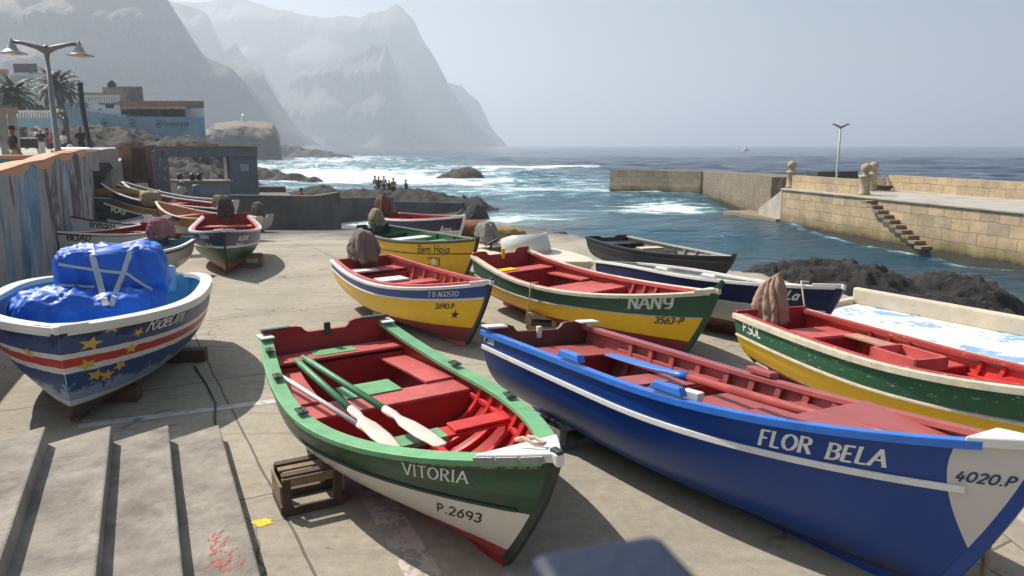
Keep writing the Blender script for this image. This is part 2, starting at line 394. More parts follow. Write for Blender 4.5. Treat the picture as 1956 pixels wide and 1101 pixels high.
# ------------------------------------------------------------------ hand lettering (strokes widened to flat ribbons)
def arc(cx, cy, rx, ry, a0, a1, n=10): return [(cx + rx * math.cos(R(a0 + (a1 - a0) * i / n)), cy + ry * math.sin(R(a0 + (a1 - a0) * i / n))) for i in range(n + 1)]
G = {
 'A': (.74, [[(0, 0), (.37, 1), (.74, 0)], [(.15, .36), (.59, .36)]]), 'B': (.6, [[(.08, 0), (.08, 1)], [(.08, 1)] + arc(.3, .77, .25, .23, 90, -90) + [(.08, .54)], [(.08, .54)] + arc(.3, .27, .3, .27, 90, -90) + [(.08, 0)]]),
 'D': (.66, [[(.08, 0), (.08, 1)], [(.08, 1)] + arc(.22, .5, .42, .5, 90, -90) + [(.08, 0)]]), 'E': (.55, [[(.52, 1), (.08, 1), (.08, 0), (.54, 0)], [(.08, .52), (.42, .52)]]),
 'F': (.52, [[(.54, 1), (.08, 1), (.08, 0)], [(.08, .52), (.42, .52)]]), 'G': (.68, [arc(.38, .5, .36, .5, 50, 330, 16) + [(.69, .42), (.42, .42)]]), 'H': (.65, [[(.06, 0), (.06, 1)], [(.6, 0), (.6, 1)], [(.06, .5), (.6, .5)]]),
 'I': (.2, [[(.1, 0), (.1, 1)]]), 'L': (.52, [[(.08, 1), (.08, 0), (.52, 0)]]), 'M': (.85, [[(.06, 0), (.12, 1), (.42, .25), (.72, 1), (.8, 0)]]), 'N': (.68, [[(.06, 0), (.06, 1), (.62, 0), (.62, 1)]]),
 'O': (.74, [arc(.37, .5, .36, .5, 90, 450, 22)]), 'P': (.56, [[(.08, 0), (.08, 1)], [(.08, 1)] + arc(.3, .74, .26, .26, 90, -90) + [(.08, .48)]]),
 'R': (.64, [[(.08, 0), (.08, 1)], [(.08, 1)] + arc(.3, .76, .26, .24, 90, -90) + [(.08, .52)], [(.3, .52), (.62, 0)]]), 'S': (.58, [arc(.3, .75, .25, .25, 40, 270, 12)[:-1] + arc(.3, .25, .27, .25, 90, -140, 12)]),
 'T': (.62, [[(0, 1), (.62, 1)], [(.31, 1), (.31, 0)]]), 'V': (.68, [[(0, 1), (.34, 0), (.68, 1)]]), 'Y': (.66, [[(.04, 1), (.06, .55)] + arc(.33, .55, .27, .2, 180, 330, 8), [(.6, 1), (.6, .2), (.5, .02), (.2, .0)]]),
 '0': (.66, [arc(.33, .5, .3, .5, 90, 450, 20)]), '2': (.6, [arc(.3, .74, .26, .26, 160, -30, 10) + [(.04, 0), (.58, 0)]]), '3': (.56, [arc(.27, .76, .24, .24, 150, -80, 10)[:-1] + arc(.27, .27, .27, .27, 80, -150, 12)]),
 '4': (.62, [[(.3, 1), (.04, .3), (.62, .3)], [(.46, .62), (.4, -.08)]]), '5': (.58, [[(.54, 1), (.14, 1), (.1, .58)] + arc(.28, .32, .27, .3, 120, -140, 10)]), '6': (.58, [[(.46, 1)] + arc(.3, .3, .26, .3, 150, 510, 18)]),
 '8': (.58, [arc(.29, .76, .22, .23, 270, 630, 14), arc(.29, .27, .27, .27, 90, 450, 16)]), '9': (.58, [arc(.29, .7, .26, .28, 0, 360, 16), [(.55, .7), (.5, .25), (.36, 0)]]), '7': (.56, [[(.02, 1), (.54, 1), (.2, 0)]]), '1': (.3, [[(.02, .8), (.16, 1), (.16, 0)]]),
 '.': (.2, [[(.07, 0), (.13, 0), (.13, .08)]]), '-': (.34, [[(.04, .42), (.28, .42)]]), ' ': (.4, []),
 'o': (.5, [arc(.25, .3, .22, .3, 90, 450, 16)]), 'l': (.2, [[(.1, 1), (.1, 0)]]), 'a': (.52, [arc(.25, .3, .22, .3, 0, 360, 14), [(.47, .6), (.47, .06), (.54, 0)]]), 'e': (.5, [[(.05, .32), (.46, .34)] + arc(.25, .3, .22, .3, 10, 310, 12)]),
 'm': (.8, [[(.06, 0), (.06, .6)], [(.06, .42)] + arc(.22, .44, .16, .17, 160, 0, 6) + [(.38, 0)], [(.38, .42)] + arc(.56, .44, .17, .17, 160, 0, 6) + [(.73, 0)]]), 'n': (.5, [[(.06, 0), (.06, .6)], [(.06, .4)] + arc(.25, .42, .19, .18, 160, 0, 6) + [(.44, 0)]]),
 'j': (.3, [[(.2, .6), (.2, -.15)] + arc(.08, -.16, .12, .14, 0, -130, 5), [(.18, .8), (.22, .8), (.22, .86)]]), 'y': (.5, [[(.04, .6), (.25, .05)], [(.46, .6), (.18, -.28), (.02, -.26)]]), 'r': (.4, [[(.08, 0), (.08, .6)], [(.08, .4), (.2, .58), (.38, .56)]]),
 's': (.42, [arc(.21, .45, .16, .15, 40, 270, 8)[:-1] + arc(.21, .15, .18, .15, 90, -140, 8)]), 'i': (.2, [[(.1, 0), (.1, .6)], [(.08, .8), (.12, .8), (.12, .86)]]), 'd': (.52, [arc(.25, .3, .22, .3, 0, 360, 14), [(.47, 1), (.47, 0)]]), 't': (.36, [[(.16, .95), (.16, .1), (.32, .02)], [(.0, .6), (.34, .6)]]),
 'u': (.5, [[(.06, .6), (.06, .2)] + arc(.25, .2, .19, .2, 180, 360, 8) + [(.44, .6)], [(.44, .6), (.44, 0)]]), '*': (.8, []), 'v': (.46, [[(.0, .6), (.22, 0), (.46, .6)]]), 'h': (.5, [[(.06, 0), (.06, 1)], [(.06, .4)] + arc(.25, .42, .19, .18, 160, 0, 6) + [(.44, 0)]]),
}
class Flat:
    def __init__(s): s.v2 = []; s.f2 = []
    def quad(s, *p): n = len(s.v2); s.v2 += p; s.f2.append(tuple(range(n, n + len(p))))
def lettering(txt, h, wd=.13, serif=0, gap=.14, shear=0, wx=1.0, jit=0):
    F = Flat(); x0 = 0; rnd = random.Random(len(txt) * 7 + 3)
    for ch in txt:
        w_, strokes = G[ch]; dy = rnd.uniform(-jit, jit)
        def put(a, b, w2):
            dx, dy_ = b[0] - a[0], b[1] - a[1]; l = math.hypot(dx, dy_) or 1e-6; nx, ny = -dy_ / l * w2, dx / l * w2
            ex, ey = dx / l * w2 * .35, dy_ / l * w2 * .35
            q = [(a[0] + nx - ex, a[1] + ny - ey), (a[0] - nx - ex, a[1] - ny - ey), (b[0] - nx + ex, b[1] - ny + ey), (b[0] + nx + ex, b[1] + ny + ey)]
            F.quad(*[((x0 + (px * wx) + shear * py) * h, (py + dy) * h) for px, py in q])
        for st in strokes:
            for a, b in zip(st[:-1], st[1:]):
                thin = .62 if serif and abs(b[0] - a[0]) > abs(b[1] - a[1]) * .9 else 1
                put(a, b, wd / 2 * thin)
            if serif:
                for p, q in ((st[0], st[1]), (st[-1], st[-2])):
                    if abs(p[1] - q[1]) > .3 * abs(p[0] - q[0]) and (p[1] < .05 or p[1] > .95): put((p[0] - serif, p[1]), (p[0] + serif, p[1]), wd * .3)
        x0 += w_ * wx + gap
    F.width = x0 * h; return F
def star(r, k=.42, rot=90):
    F = Flat(); F.quad(*[((r if i % 2 == 0 else r * k) * math.cos(R(rot + 36 * i)), (r if i % 2 == 0 else r * k) * math.sin(R(rot + 36 * i))) for i in range(10)]); return F
# ------------------------------------------------------------------ setting
SEA = -2.0
EDGE_Y = [3, 5, 11, 15, 20, 24, 30, 60, 90]; EDGE_X = [24, 22, 12.5, 7.2, 4.6, 3.3, 2.2, -1, -3]
def ground_mesh():
    xs = np.concatenate([np.arange(-90, -24, 3.0), np.arange(-24, 26.01, .22)]); ys = np.concatenate([np.arange(-12, 2, 1.0), np.arange(2, 62, .22)])
    X, Y = np.meshgrid(xs, ys); Z = -STEEP * np.maximum(0, Y - 22) - .03 * np.maximum(0, Y - 31); Z = np.maximum(Z, -4)
    rag = .35 * np.sin(Y * 1.7) * np.sin(Y * .53 + 1) + .12 * np.sin(Y * 6.1)
    dx = X - np.interp(Y, EDGE_Y, EDGE_X) - rag * (Y > 13); s = np.clip(dx / 1.5, 0, 1); s = s * s * (3 - 2 * s); Z = Z * (1 - s) - 4.2 * s
    V = np.stack([X, Y, Z], -1).reshape(-1, 3); nx = len(xs); ny = len(ys)
    i = np.arange((ny - 1) * (nx - 1)); r, c = i // (nx - 1), i % (nx - 1); a = r * nx + c
    F = np.stack([a, a + 1, a + nx + 1, a + nx], -1)
    me = bpy.data.meshes.new('ground'); me.from_pydata(V.tolist(), [], F.tolist()); me.polygons.foreach_set('use_smooth', [True] * len(F))
    o = bpy.data.objects.new('ground', me); C.objects.link(o); o['kind'] = 'structure'
    m, t, b = base_mat('ramp_concrete'); ob = coords(t); sx = t.nodes.new("ShaderNodeSeparateXYZ"); t.links.new(ob, sx.inputs[0])
    c = ramp(t, noise(t, .35, 8, .65, ob), [(.3, (.27, .245, .195)), (.55, (.39, .35, .275)), (.75, (.47, .42, .32))])
    c = mixc(t, .55, c, ramp(t, noise(t, 9, 9, .75, ob), [(.3, (.55, .55, .55)), (.62, (1.08, 1.07, 1.05))]), 'MULTIPLY')
    # streaks left by dragged keels
    mp = N(t, "ShaderNodeMapping"); mp.inputs['Rotation'].default_value = (0, 0, R(62)); mp.inputs['Scale'].default_value = (.35, 4.5, 1); t.links.new(ob, mp.inputs[0])
    c = mixc(t, math_n(t, 'MULTIPLY', step(t, noise(t, 1.2, 7, .7, mp.outputs[0]), .52, .75), .6), c, (.15, .135, .115))
    c = mixc(t, math_n(t, 'MULTIPLY', step(t, noise(t, 1.1, 5, .7, ob, 1.5), .62, .70), .5), c, (.11, .095, .08))
    c = mixc(t, math_n(t, 'MULTIPLY', step(t, noise(t, 22, 3, .6, ob), .70, .74), .6), c, (.07, .06, .05))
    mr = N(t, "ShaderNodeMapping"); mr.inputs['Rotation'].default_value = (0, 0, R(61)); mr.inputs['Location'].default_value = (.9, 1.1, 0); t.links.new(ob, mr.inputs[0])
    s2 = t.nodes.new("ShaderNodeSeparateXYZ"); t.links.new(mr.outputs[0], s2.inputs[0]); wob = math_n(t, 'MULTIPLY', math_n(t, 'SUBTRACT', noise(t, 1.5, 3, .5, ob), .5), .05)
    def joint(s, per, wd): return math_n(t, 'LESS_THAN', math_n(t, 'ABSOLUTE', math_n(t, 'SUBTRACT', math_n(t, 'FRACT', math_n(t, 'DIVIDE', math_n(t, 'ADD', s, wob), per)), .5)), wd / per)
    j = math_n(t, 'MAXIMUM', joint(s2.outputs[0], 3.7, .012), joint(s2.outputs[1], 4.4, .012))
    c = mixc(t, math_n(t, 'MULTIPLY', j, .75), c, (.06, .055, .05))
    vo = N(t, 'ShaderNodeTexVoronoi', Scale=.42); vo.feature = 'DISTANCE_TO_EDGE'; wp = N(t, 'ShaderNodeVectorMath', operation='MULTIPLY_ADD'); nq = N(t, 'ShaderNodeTexNoise', Scale=2.2, Detail=6); t.links.new(ob, nq.inputs['Vector']); t.links.new(nq.outputs['Color'], wp.inputs[0]); wp.inputs[1].default_value = (.7, .7, 0); t.links.new(ob, wp.inputs[2]); t.links.new(wp.outputs[0], vo.inputs['Vector'])
    crack = math_n(t, 'MULTIPLY', math_n(t, 'LESS_THAN', vo.outputs['Distance'], .004), step(t, noise(t, .5, 3, .5, ob), .50, .56)); c = mixc(t, math_n(t, 'MULTIPLY', crack, .7), c, (.05, .045, .04))
    c = mixc(t, math_n(t, 'MULTIPLY', step(t, noise(t, 3.1, 7, .75, ob), .60, .68), .45), c, (.13, .115, .10)); c = mixc(t, math_n(t, 'MULTIPLY', step(t, noise(t, 75, 2, .5, ob), .60, .7), .5), c, (.12, .105, .09))
    # wet at the foot of the ramp, weed on the drowned part, black rock where it breaks off
    wet = step(t, math_n(t, 'ADD', sx.outputs[2], math_n(t, 'MULTIPLY', noise(t, .35, 4, .6, ob), .9)), .22, -.05)
    c = mixc(t, wet, c, mixc(t, .8, c, (.045, .04, .035))); c = mixc(t, step(t, sx.outputs[2], -1.75, -2.6), c, (.05, .07, .05))
    geo = t.nodes.new("ShaderNodeNewGeometry"); s3 = t.nodes.new("ShaderNodeSeparateXYZ"); t.links.new(geo.outputs['Normal'], s3.inputs[0])
    c = mixc(t, step(t, s3.outputs[2], .9, .75), c, (.03, .028, .027))
    t.links.new(c, b.inputs['Base Color']); t.links.new(math_n(t, 'SUBTRACT', .9, math_n(t, 'MULTIPLY', wet, .3)), b.inputs['Roughness'])
    bump(t, b, math_n(t, 'ADD', noise(t, 40, 5, .7, ob), math_n(t, 'MULTIPLY', noise(t, 3, 6, .7, ob), 2)), .45, .012)
    me.materials.append(m)
ground_mesh()
m_line = plain('worn_white_road_paint', (.55, .53, .49), .8, .2, 3, wear=(.27, .25, .22), wear_amt=.56)
m_lineo = plain('worn_pinkish_road_paint', (.5, .42, .38), .8, .2, 2, wear=(.3, .27, .23), wear_amt=.5)
def stripe(name, a, b, wd, mat):
    a, b = Vector(a), Vector(b); d = (b - a).normalized(); n = Vector((-d.y, d.x, 0)) * wd / 2; mb = MB(); k = 24; vs = []
    for i in range(k + 1): p = a + (b - a) * i / k; vs += [(p.x + n.x, p.y + n.y, .004), (p.x - n.x, p.y - n.y, .004)]
    o = mb.add(vs, [(2 * i, 2 * i + 1, 2 * i + 3, 2 * i + 2) for i in range(k)]).build(name, mat); o['kind'] = 'structure'
stripe('painted_line', lev(150, 815, 0), lev(600, 757, 0), .15, m_line)
stripe('painted_line', lev(690, 900, 0), lev(840, 1150, 0), .26, m_lineo)
def blot(name, c, r, mat, seed, label):
    rnd = random.Random(seed); vs = [(c.x, c.y, .004)] + [(c.x + math.cos(i * .3927) * r * rnd.uniform(.75, 1.2), c.y + math.sin(i * .3927) * r * .8 * rnd.uniform(.7, 1.2), .004) for i in range(16)]
    o = MB().add(vs, [(0, i + 1, (i + 1) % 16 + 1) for i in range(16)]).build(name, mat); o['kind'] = 'structure'
blot('paint_spot', lev(501, 999, 0), .085, m_yellow, 2, '')
# water -------------------------------------------------------------
def seg_d(X, Y, a, b):
    ax, ay = a; bx, by = b; dx, dy = bx - ax, by - ay; u = np.clip(((X - ax) * dx + (Y - ay) * dy) / (dx * dx + dy * dy), 0, 1); return np.hypot(X - ax - u * dx, Y - ay - u * dy)
def sea_mesh():
    d = np.concatenate([np.linspace(12, 60, 150), 60 * (300 / 60) ** np.linspace(0, 1, 190)[1:], 300 * (40000 / 300) ** np.linspace(0, 1, 90)[1:]]); a = np.tan(np.linspace(-1.15, 1.15, 330)); a = np.concatenate([[-4], a, [4]])
    D, A = np.meshgrid(d, a, indexing='ij'); X, Y = D * A, D; rnd = np.random.RandomState(4)
    Z = np.zeros_like(X)
    calm = np.clip((np.minimum(seg_d(X, Y, (2, 20), (4, 60)), seg_d(X, Y, (4, 62), (20, 22))) - 12) / 30, 0, 1); amp = .5 + .5 * calm
    for k in range(22):
        lam = 1.8 * 1.28 ** k if k < 14 else rnd.uniform(3, 30); th = R(-100 + rnd.uniform(-38, 38)); kx, ky = math.cos(th) / lam * 6.283, math.sin(th) / lam * 6.283
        am = .012 * lam ** .72; fade = np.clip(1.6 - D / (lam * 60), 0, 1); Z += am * np.sin(kx * X + ky * Y + rnd.uniform(0, 6.28)) * fade
    Z *= amp
    # foam where swell breaks over the shelf left of the harbour mouth and against the mole
    def blob(cx, cy, rx, ry): return np.exp(-(((X - cx) / rx) ** 2 + ((Y - cy) / ry) ** 2))
    nz = np.zeros_like(X)
    for k in range(14):
        f = .02 * 1.35 ** k; th = rnd.uniform(0, 6.28); nz += np.sin(f * (X * math.cos(th) + Y * 2.2 * math.sin(th)) + 3 * np.sin(f * .6 * (X * 1.3 - Y)) + rnd.uniform(0, 6.28)) / 14 * 2.2
    foam = .46 * blob(-52, 170, 34, 95) + .62 * blob(-30, 118, 20, 22) + .6 * blob(-14, 108, 13, 9) + .55 * blob(-80, 300, 40, 60) + .5 * blob(-48, 128, 22, 10) + .4 * blob(-6, 150, 18, 22)
    foam += .62 * blob(13.5, 64, 4.0, 5) + .34 * blob(11, 58, 7, 5) + .35 * blob(6, 82, 12, 9) + .8 * blob(.2, 52, 3.2, 3.2) + .75 * blob(-11.5, 44, 3.0, 1.6) + .5 * blob(-9, 47, 3, 1.5) + .25 * blob(4, 100, 20, 24)
    foam += .9 * blob(0, 165, 7, 3.0) + .7 * blob(14, 167, 10, 2.2) + .5 * blob(-120, 900, 60, 30)
    for i in range(170):      # scattered white caps
        cy = 60 * (14 ** rnd.uniform(0, 1)); cx = cy * rnd.uniform(-.2, 1.0)
        if cx > -6 and cy < 120: continue
        foam += rnd.uniform(.25, .6) * blob(cx, cy, cy * .008 + rnd.uniform(.3, 1), .25 + cy * .003)
    q = lambda d0, wd: np.exp(-(d0 / wd) ** 2)
    foam += .33 * q(seg_d(X, Y, (17.2, 46.5), (21.2, 30.0)), .55) + .35 * q(seg_d(X, Y, (10.8, 80), (18, 75)), 1.6)
    foam = np.clip(foam + .28 * nz * np.clip(foam * 2.5 - .15, 0, 1), 0, 1.3)
    Z += .5 * blob(-1, 165, 4, 2.0) + .25 * blob(14, 167, 9, 2) + .2 * foam * calm
    shal = np.clip(1.1 * blob(-45, 150, 42, 80) + .75 * blob(-20, 100, 25, 28) + .8 * blob(4, 52, 12, 20) + .45 * blob(13, 32, 12, 18) + .5 * blob(6, 90, 26, 28), 0, 1)
    sand = np.clip(1.2 * blob(-6, 50, 7, 7) + .8 * blob(-1, 40, 3.5, 12), 0, 1)
    V = np.stack([X, Y, Z + SEA], -1).reshape(-1, 3); ny, nx = X.shape; i = np.arange((ny - 1) * (nx - 1)); r, c = i // (nx - 1), i % (nx - 1); k = r * nx + c
    F = np.stack([k, k + 1, k + nx + 1, k + nx], -1); me = bpy.data.meshes.new('sea'); me.from_pydata(V.tolist(), [], F.tolist())
    at = me.color_attributes.new('water_kind', 'FLOAT_COLOR', 'POINT'); col = np.ones((ny * nx, 4), np.float32); col[:, 0] = foam.ravel(); col[:, 1] = shal.ravel(); col[:, 2] = sand.ravel(); at.data.foreach_set('color', col.ravel())
    me.polygons.foreach_set('use_smooth', [True] * len(F)); o = bpy.data.objects.new('sea', me); C.objects.link(o); o['kind'] = 'structure'
    m, t, b = base_mat('sea_water'); ob = coords(t); at = N(t, "ShaderNodeAttribute", attribute_name='water_kind'); s = t.nodes.new("ShaderNodeSeparateColor"); t.links.new(at.outputs['Color'], s.inputs[0])
    c = mixc(t, s.outputs[1], (.012, .042, .085), (.022, .10, .145)); c = mixc(t, math_n(t, 'MULTIPLY', s.outputs[2], .85), c, (.20, .19, .14))
    c = mixc(t, .6, c, ramp(t, noise(t, .06, 5, .6, ob), [(.3, (.6, .65, .7)), (.7, (1.2, 1.15, 1.1))]), 'MULTIPLY')
    mp = N(t, "ShaderNodeMapping"); mp.inputs['Scale'].default_value = (.5, 1, 1); t.links.new(ob, mp.inputs[0])
    n1 = noise(t, .55, 9, .72, mp.outputs[0], 1.2); f = math_n(t, 'ADD', s.outputs[0], math_n(t, 'MULTIPLY', math_n(t, 'SUBTRACT', n1, .5), 2.4)); thin = step(t, f, .12, .42); thick = step(t, f, .40, .60)
    gate = step(t, s.outputs[0], .03, .16); thin = math_n(t, 'MULTIPLY', thin, gate); thick = math_n(t, 'MULTIPLY', thick, gate)
    c = mixc(t, math_n(t, 'MULTIPLY', thin, .55), c, (.30, .62, .66)); c = mixc(t, math_n(t, 'MULTIPLY', thick, .92), c, (.82, .86, .87))
    t.links.new(c, b.inputs['Base Color']); t.links.new(math_n(t, 'ADD', .12, math_n(t, 'MULTIPLY', thick, .6)), b.inputs['Roughness']); b.inputs['IOR'].default_value = 1.33
    mq = N(t, "ShaderNodeMapping"); mq.inputs['Scale'].default_value = (.55, 1, 1); mq.inputs['Rotation'].default_value = (0, 0, R(12)); t.links.new(ob, mq.inputs[0])
    h = math_n(t, 'ADD', noise(t, 1.1, 6, .62, mq.outputs[0], .6), math_n(t, 'MULTIPLY', noise(t, .18, 4, .6, mq.outputs[0], .5), 3.5)); bump(t, b, h, .95, .42)
    me.materials.append(m)
sea_mesh()
# rock --------------------------------------------------------------
def rock_mat(name, lo, hi, sc_=1.0, weed=None, layers=0, top=None):
    m, t, b = base_mat(name); ob = coords(t); v = noise(t, 1.6 * sc_, 9, .7, ob); c = ramp(t, v, [(.3, lo), (.72, hi)])
    c = mixc(t, .6, c, ramp(t, noise(t, 14 * sc_, 6, .7, ob), [(.3, (.4, .4, .4)), (.7, (1.3, 1.3, 1.3))]), 'MULTIPLY')
    if layers:
        mp = N(t, "ShaderNodeMapping"); mp.inputs['Scale'].default_value = (.02, .02, 1); t.links.new(ob, mp.inputs[0]); c = mixc(t, .5, c, ramp(t, noise(t, layers, 5, .7, mp.outputs[0]), [(.35, (.5, .48, .46)), (.65, (1.4, 1.35, 1.25))]), 'MULTIPLY')
    if weed:
        s = t.nodes.new("ShaderNodeSeparateXYZ"); t.links.new(ob, s.inputs[0]); c = mixc(t, step(t, math_n(t, 'ADD', s.outputs[2], math_n(t, 'MULTIPLY', v, .8)), weed[1] + .5, weed[1]), c, weed[0])
    if top:
        geo = t.nodes.new('ShaderNodeNewGeometry'); s3 = t.nodes.new('ShaderNodeSeparateXYZ'); t.links.new(geo.outputs['Normal'], s3.inputs[0]); c = mixc(t, step(t, s3.outputs[2], .75, .92), c, top)
    t.links.new(c, b.inputs['Base Color']); b.inputs['Roughness'].default_value = .75
    bump(t, b, math_n(t, 'ADD', noise(t, 5 * sc_, 8, .8, ob, .8), math_n(t, 'MULTIPLY', v, 2)), 1.0, .2 / sc_); return m
m_lava = rock_mat('black_lava_rock', (.012, .011, .011), (.07, .063, .058), 1.2, ((.05, .045, .02), SEA - .05))
m_lavaf = rock_mat('black_shore_rock', (.012, .011, .0105), (.06, .055, .05), .6, ((.045, .05, .025), SEA - .2))
m_weed = rock_mat('weedy_rock', (.05, .042, .02), (.17, .14, .06), .8, ((.03, .028, .02), SEA - .3))
m_head = rock_mat('brown_headland_rock', (.025, .021, .018), (.10, .08, .06), .12, None, .35, (.30, .23, .15))
def rock_field(name, x0, x1, y0, y1, hf, mat, st, label, seed=0, rough=.5, freq=.8, chop=0, kind=None, cat='rocks', base=SEA - 1.2):
    xs = np.arange(x0, x1, st); ys = np.arange(y0, y1, st); vs = []; off = Vector((seed * 13.7, seed * 7.1, 0))
    for y in ys:
        for x in xs:
            h = hf(x, y)
            if h > base:
                p = Vector((x, y, 0)) * freq + off
                n = MN.ridged_multi_fractal(p, .9, 2.1, 5, 1.0, 2.0) - 1.0; n2 = MN.voronoi(Vector((x, y, 0)) * freq * 1.9 + off)[0]; n2 = n2[1] - n2[0]
                h += rough * (n * .6 + n2 * .5) + rough * .25 * MN.noise(p * 6)
            vs.append((x + rough * .3 * MN.noise(Vector((x, y, 3)) * 2), y, max(h, base - .3)))
    nx = len(xs); keep = []; 
    for r in range(len(ys) - 1):
        for c in range(nx - 1):
            k = r * nx + c; q = (k, k + 1, k + nx + 1, k + nx)
            if max(vs[i][2] for i in q) > base: keep.append(q)
    used = sorted({i for q in keep for i in q}); mp = {i: n for n, i in enumerate(used)}
    o = MB().add([vs[i] for i in used], [tuple(mp[i] for i in q) for q in keep]).build(name, mat, None, True, fix=False)
    if kind: o['kind'] = kind
    else: tag(o, label, cat)
    return o
def hill(cx, cy, rx, ry, top, rot=0, p=2.0, base=SEA - 2.2):
    c, s = math.cos(rot), math.sin(rot)
    def f(x, y):
        dx, dy = x - cx, y - cy; u, v = (dx * c + dy * s) / rx, (-dx * s + dy * c) / ry; r = (u * u + v * v) ** (p / 2); return base + (top - base) * max(0, 1 - r) if r < 1 else base - 1
    return f
def union(*fs): return lambda x, y: max(f(x, y) for f in fs)
rock_field('lava_rock', 3.5, 18.5, 13.5, 26, union(hill(9.4, 21.6, 5.2, 3.4, -.42, R(-8), 2.6), hill(13.2, 21.8, 3.6, 2.6, -.85, R(-18), 2.4), hill(7.5, 18.2, 4.0, 3.2, -.6, R(-40)), hill(11, 18.3, 4.2, 3.0, -.75, R(-15))), m_lava, .07, 'low black lava rock in the harbour water behind the blue boats', 1, .33, 1.0, cat='rock')
rock_field('shore_rock', -24, 1.5, 57, 74, union(hill(-11, 66, 10.5, 5, -1.0, R(-12), 3), hill(-3.5, 61, 4, 2.6, -1.3, R(-30), 2.4), hill(-18, 69, 7, 4.5, -.9)), m_lavaf, .24, 'long dark shelf of rock the group of people stands on', 2, .55, .55, cat='rocks')
rock_field('shore_rock', -5, -.2, 50, 54.5, union(hill(-2.6, 52.2, 1.7, 1.1, -1.1), hill(-3.6, 52.6, 1, .8, -1.5)), m_lava, .12, 'small black rock with foam round it at the foot of the ramp', 3, .3, 1.2, cat='rock')
rock_field('shore_rock', -52, -24, 98, 122, union(hill(-41, 108, 14, 4.2, -.35, R(-3), 3), hill(-31, 105, 7, 3, -1.2)), m_lavaf, .4, 'flat black reef in the white surf right of the grey shelter', 4, .9, .35, cat='reef')
rock_field('shore_rock', -14, 0, 106, 128, union(hill(-7.6, 118, 4.4, 2.4, -.55, 0, 3), hill(-9.5, 117, 4.5, 2.0, -1.2), hill(-5, 109, 4.6, 1.6, -1.75, R(-20))), m_weed, .3, 'brownish rock with yellow weed alone in the breaking water', 5, .45, .6, cat='rock')
rock_field('shore_rock', -104, -62, 282, 330, union(hill(-92, 305, 14, 10, 2.6), hill(-80, 300, 16, 8, .6), hill(-70, 292, 14, 4, -.9)), m_lavaf, .9, 'low rocks running out to sea from the headland', 6, 1.6, .2, cat='rocks')
rock_field('rock_slope', -62, -22, 44, 96, union(hill(-46, 79, 17, 9, 4.5, 0, 3, -3), hill(-34, 77, 8, 6, 3.4, 0, 2.4, -3), hill(-36, 70, 16, 15, 1.5, 0, 2.4, -4), hill(-30, 58, 9, 9, .3, 0, 2.4, -4), hill(-48, 64, 16, 18, 2.4, 0, 3, -4)), m_lavaf, .42, 'black boulder slope below the blue walled restaurant', 7, 1.1, .45, cat='rocks')
# headland: flat brown top, dark vertical face
hd = [far(px, 240, 255) for px in (330, 395, 440, 480, 515, 532, 536)]
def headland():
    mb = MB(); rnd = random.Random(5); n = 60; rows = 20; vs, fs = [], []; px = np.linspace(300, 538, n)
    top = np.interp(px, [300, 395, 410, 440, 470, 505, 520, 530, 538], [252, 244, 232, 228, 226, 227, 232, 250, 292])
    for i in range(n):
        t = far(px[i], top[i], 262); zt = t.z
        for j in range(rows + 1):
            u = j / rows; lip = .22
            if u < lip: z = zt - (zt * .22) * (u / lip); d = 290 - 32 * (u / lip)
            else: z = zt * .78 + (SEA - 1 - zt * .78) * ((u - lip) / (1 - lip)); d = 258 - 7 * ((u - lip) / (1 - lip)) ** .6
            x = t.x * d / 262
            d += 2.2 * MN.noise(Vector((x * .12, z * .25, 1))) + 1.0 * MN.noise(Vector((x * .5, z * .5, 7))); z += (.8 * MN.noise(Vector((x * .2, d * .1, 4))) if u < .9 else 0)
            vs.append((x, d, z))
    for i in range(n - 1):
        for j in range(rows): k = i * (rows + 1) + j; fs.append((k, k + 1, k + rows + 2, k + rows + 1))
    o = mb.add(vs, fs).build('headland', m_head, fix=True); o['kind'] = 'structure'
headland()
# cliffs ------------------------------------------------------------
m_cliff = rock_mat('cliff_rock', (.04, .032, .023), (.23, .18, .12), .012, None, .03)
def cliff(sil, d0, depth, seed, prof=.8, n=200, rows=46, gully=.7):
    px = np.linspace(sil[0][0], sil[-1][0], n); py = np.interp(px, [p[0] for p in sil], [p[1] for p in sil]); vs, fs = [], []
    for i in range(n):
        t = far(px[i], py[i], d0); zt = max(t.z, SEA) + .008 * d0 * (MN.fractal(Vector((t.x * 12 / d0, seed, 0)), .8, 2, 5)) * min(1, max(0, t.z) / (.05 * d0))
        for j in range(-6, rows + 1):
            if j < 0: u = -j / 6; z = zt * (1 - u * .6); d = d0 + depth * .9 * u; x = t.x
            else:
                u = j / rows; z = zt + (SEA - 4 - zt) * u; x = t.x
                d = d0 - depth * (u ** prof) * (.25 + .75 * zt / (.19 * d0))
                q = Vector((x * 9 / d0, z * 3.2 / d0, seed * 3.1)); e = min(1, u * 6)
                d += e * gully * d0 * (.045 * (MN.ridged_multi_fractal(q, .9, 2.1, 6, 1.0, 2.0) - 1) + .03 * MN.noise(Vector((x * 30 / d0, z * 9 / d0, seed))))
                d += e * d0 * .012 * math.sin(z * 55 / d0 * 6.28 / 3 + 2 * MN.noise(Vector((x * 5 / d0, 0, seed))))
            vs.append((x, d, z))
    m = rows + 7
    for i in range(n - 1):
        for j in range(m - 1): k = i * m + j; fs.append((k, k + 1, k + m + 1, k + m))
    o = MB().add(vs, fs).build('cliff', m_cliff, fix=True); o['kind'] = 'structure'
cliff([(-700, -160), (-200, -120), (180, -90), (300, -30), (322, 0), (350, 60), (372, 88), (400, 112), (440, 128), (468, 155), (490, 195), (510, 225), (530, 250), (545, 276)], 800, 170, 1)
cliff([(380, 110), (425, 121), (470, 130), (503, 143), (520, 175), (542, 222), (562, 250), (582, 277)], 1080, 120, 2, n=120)
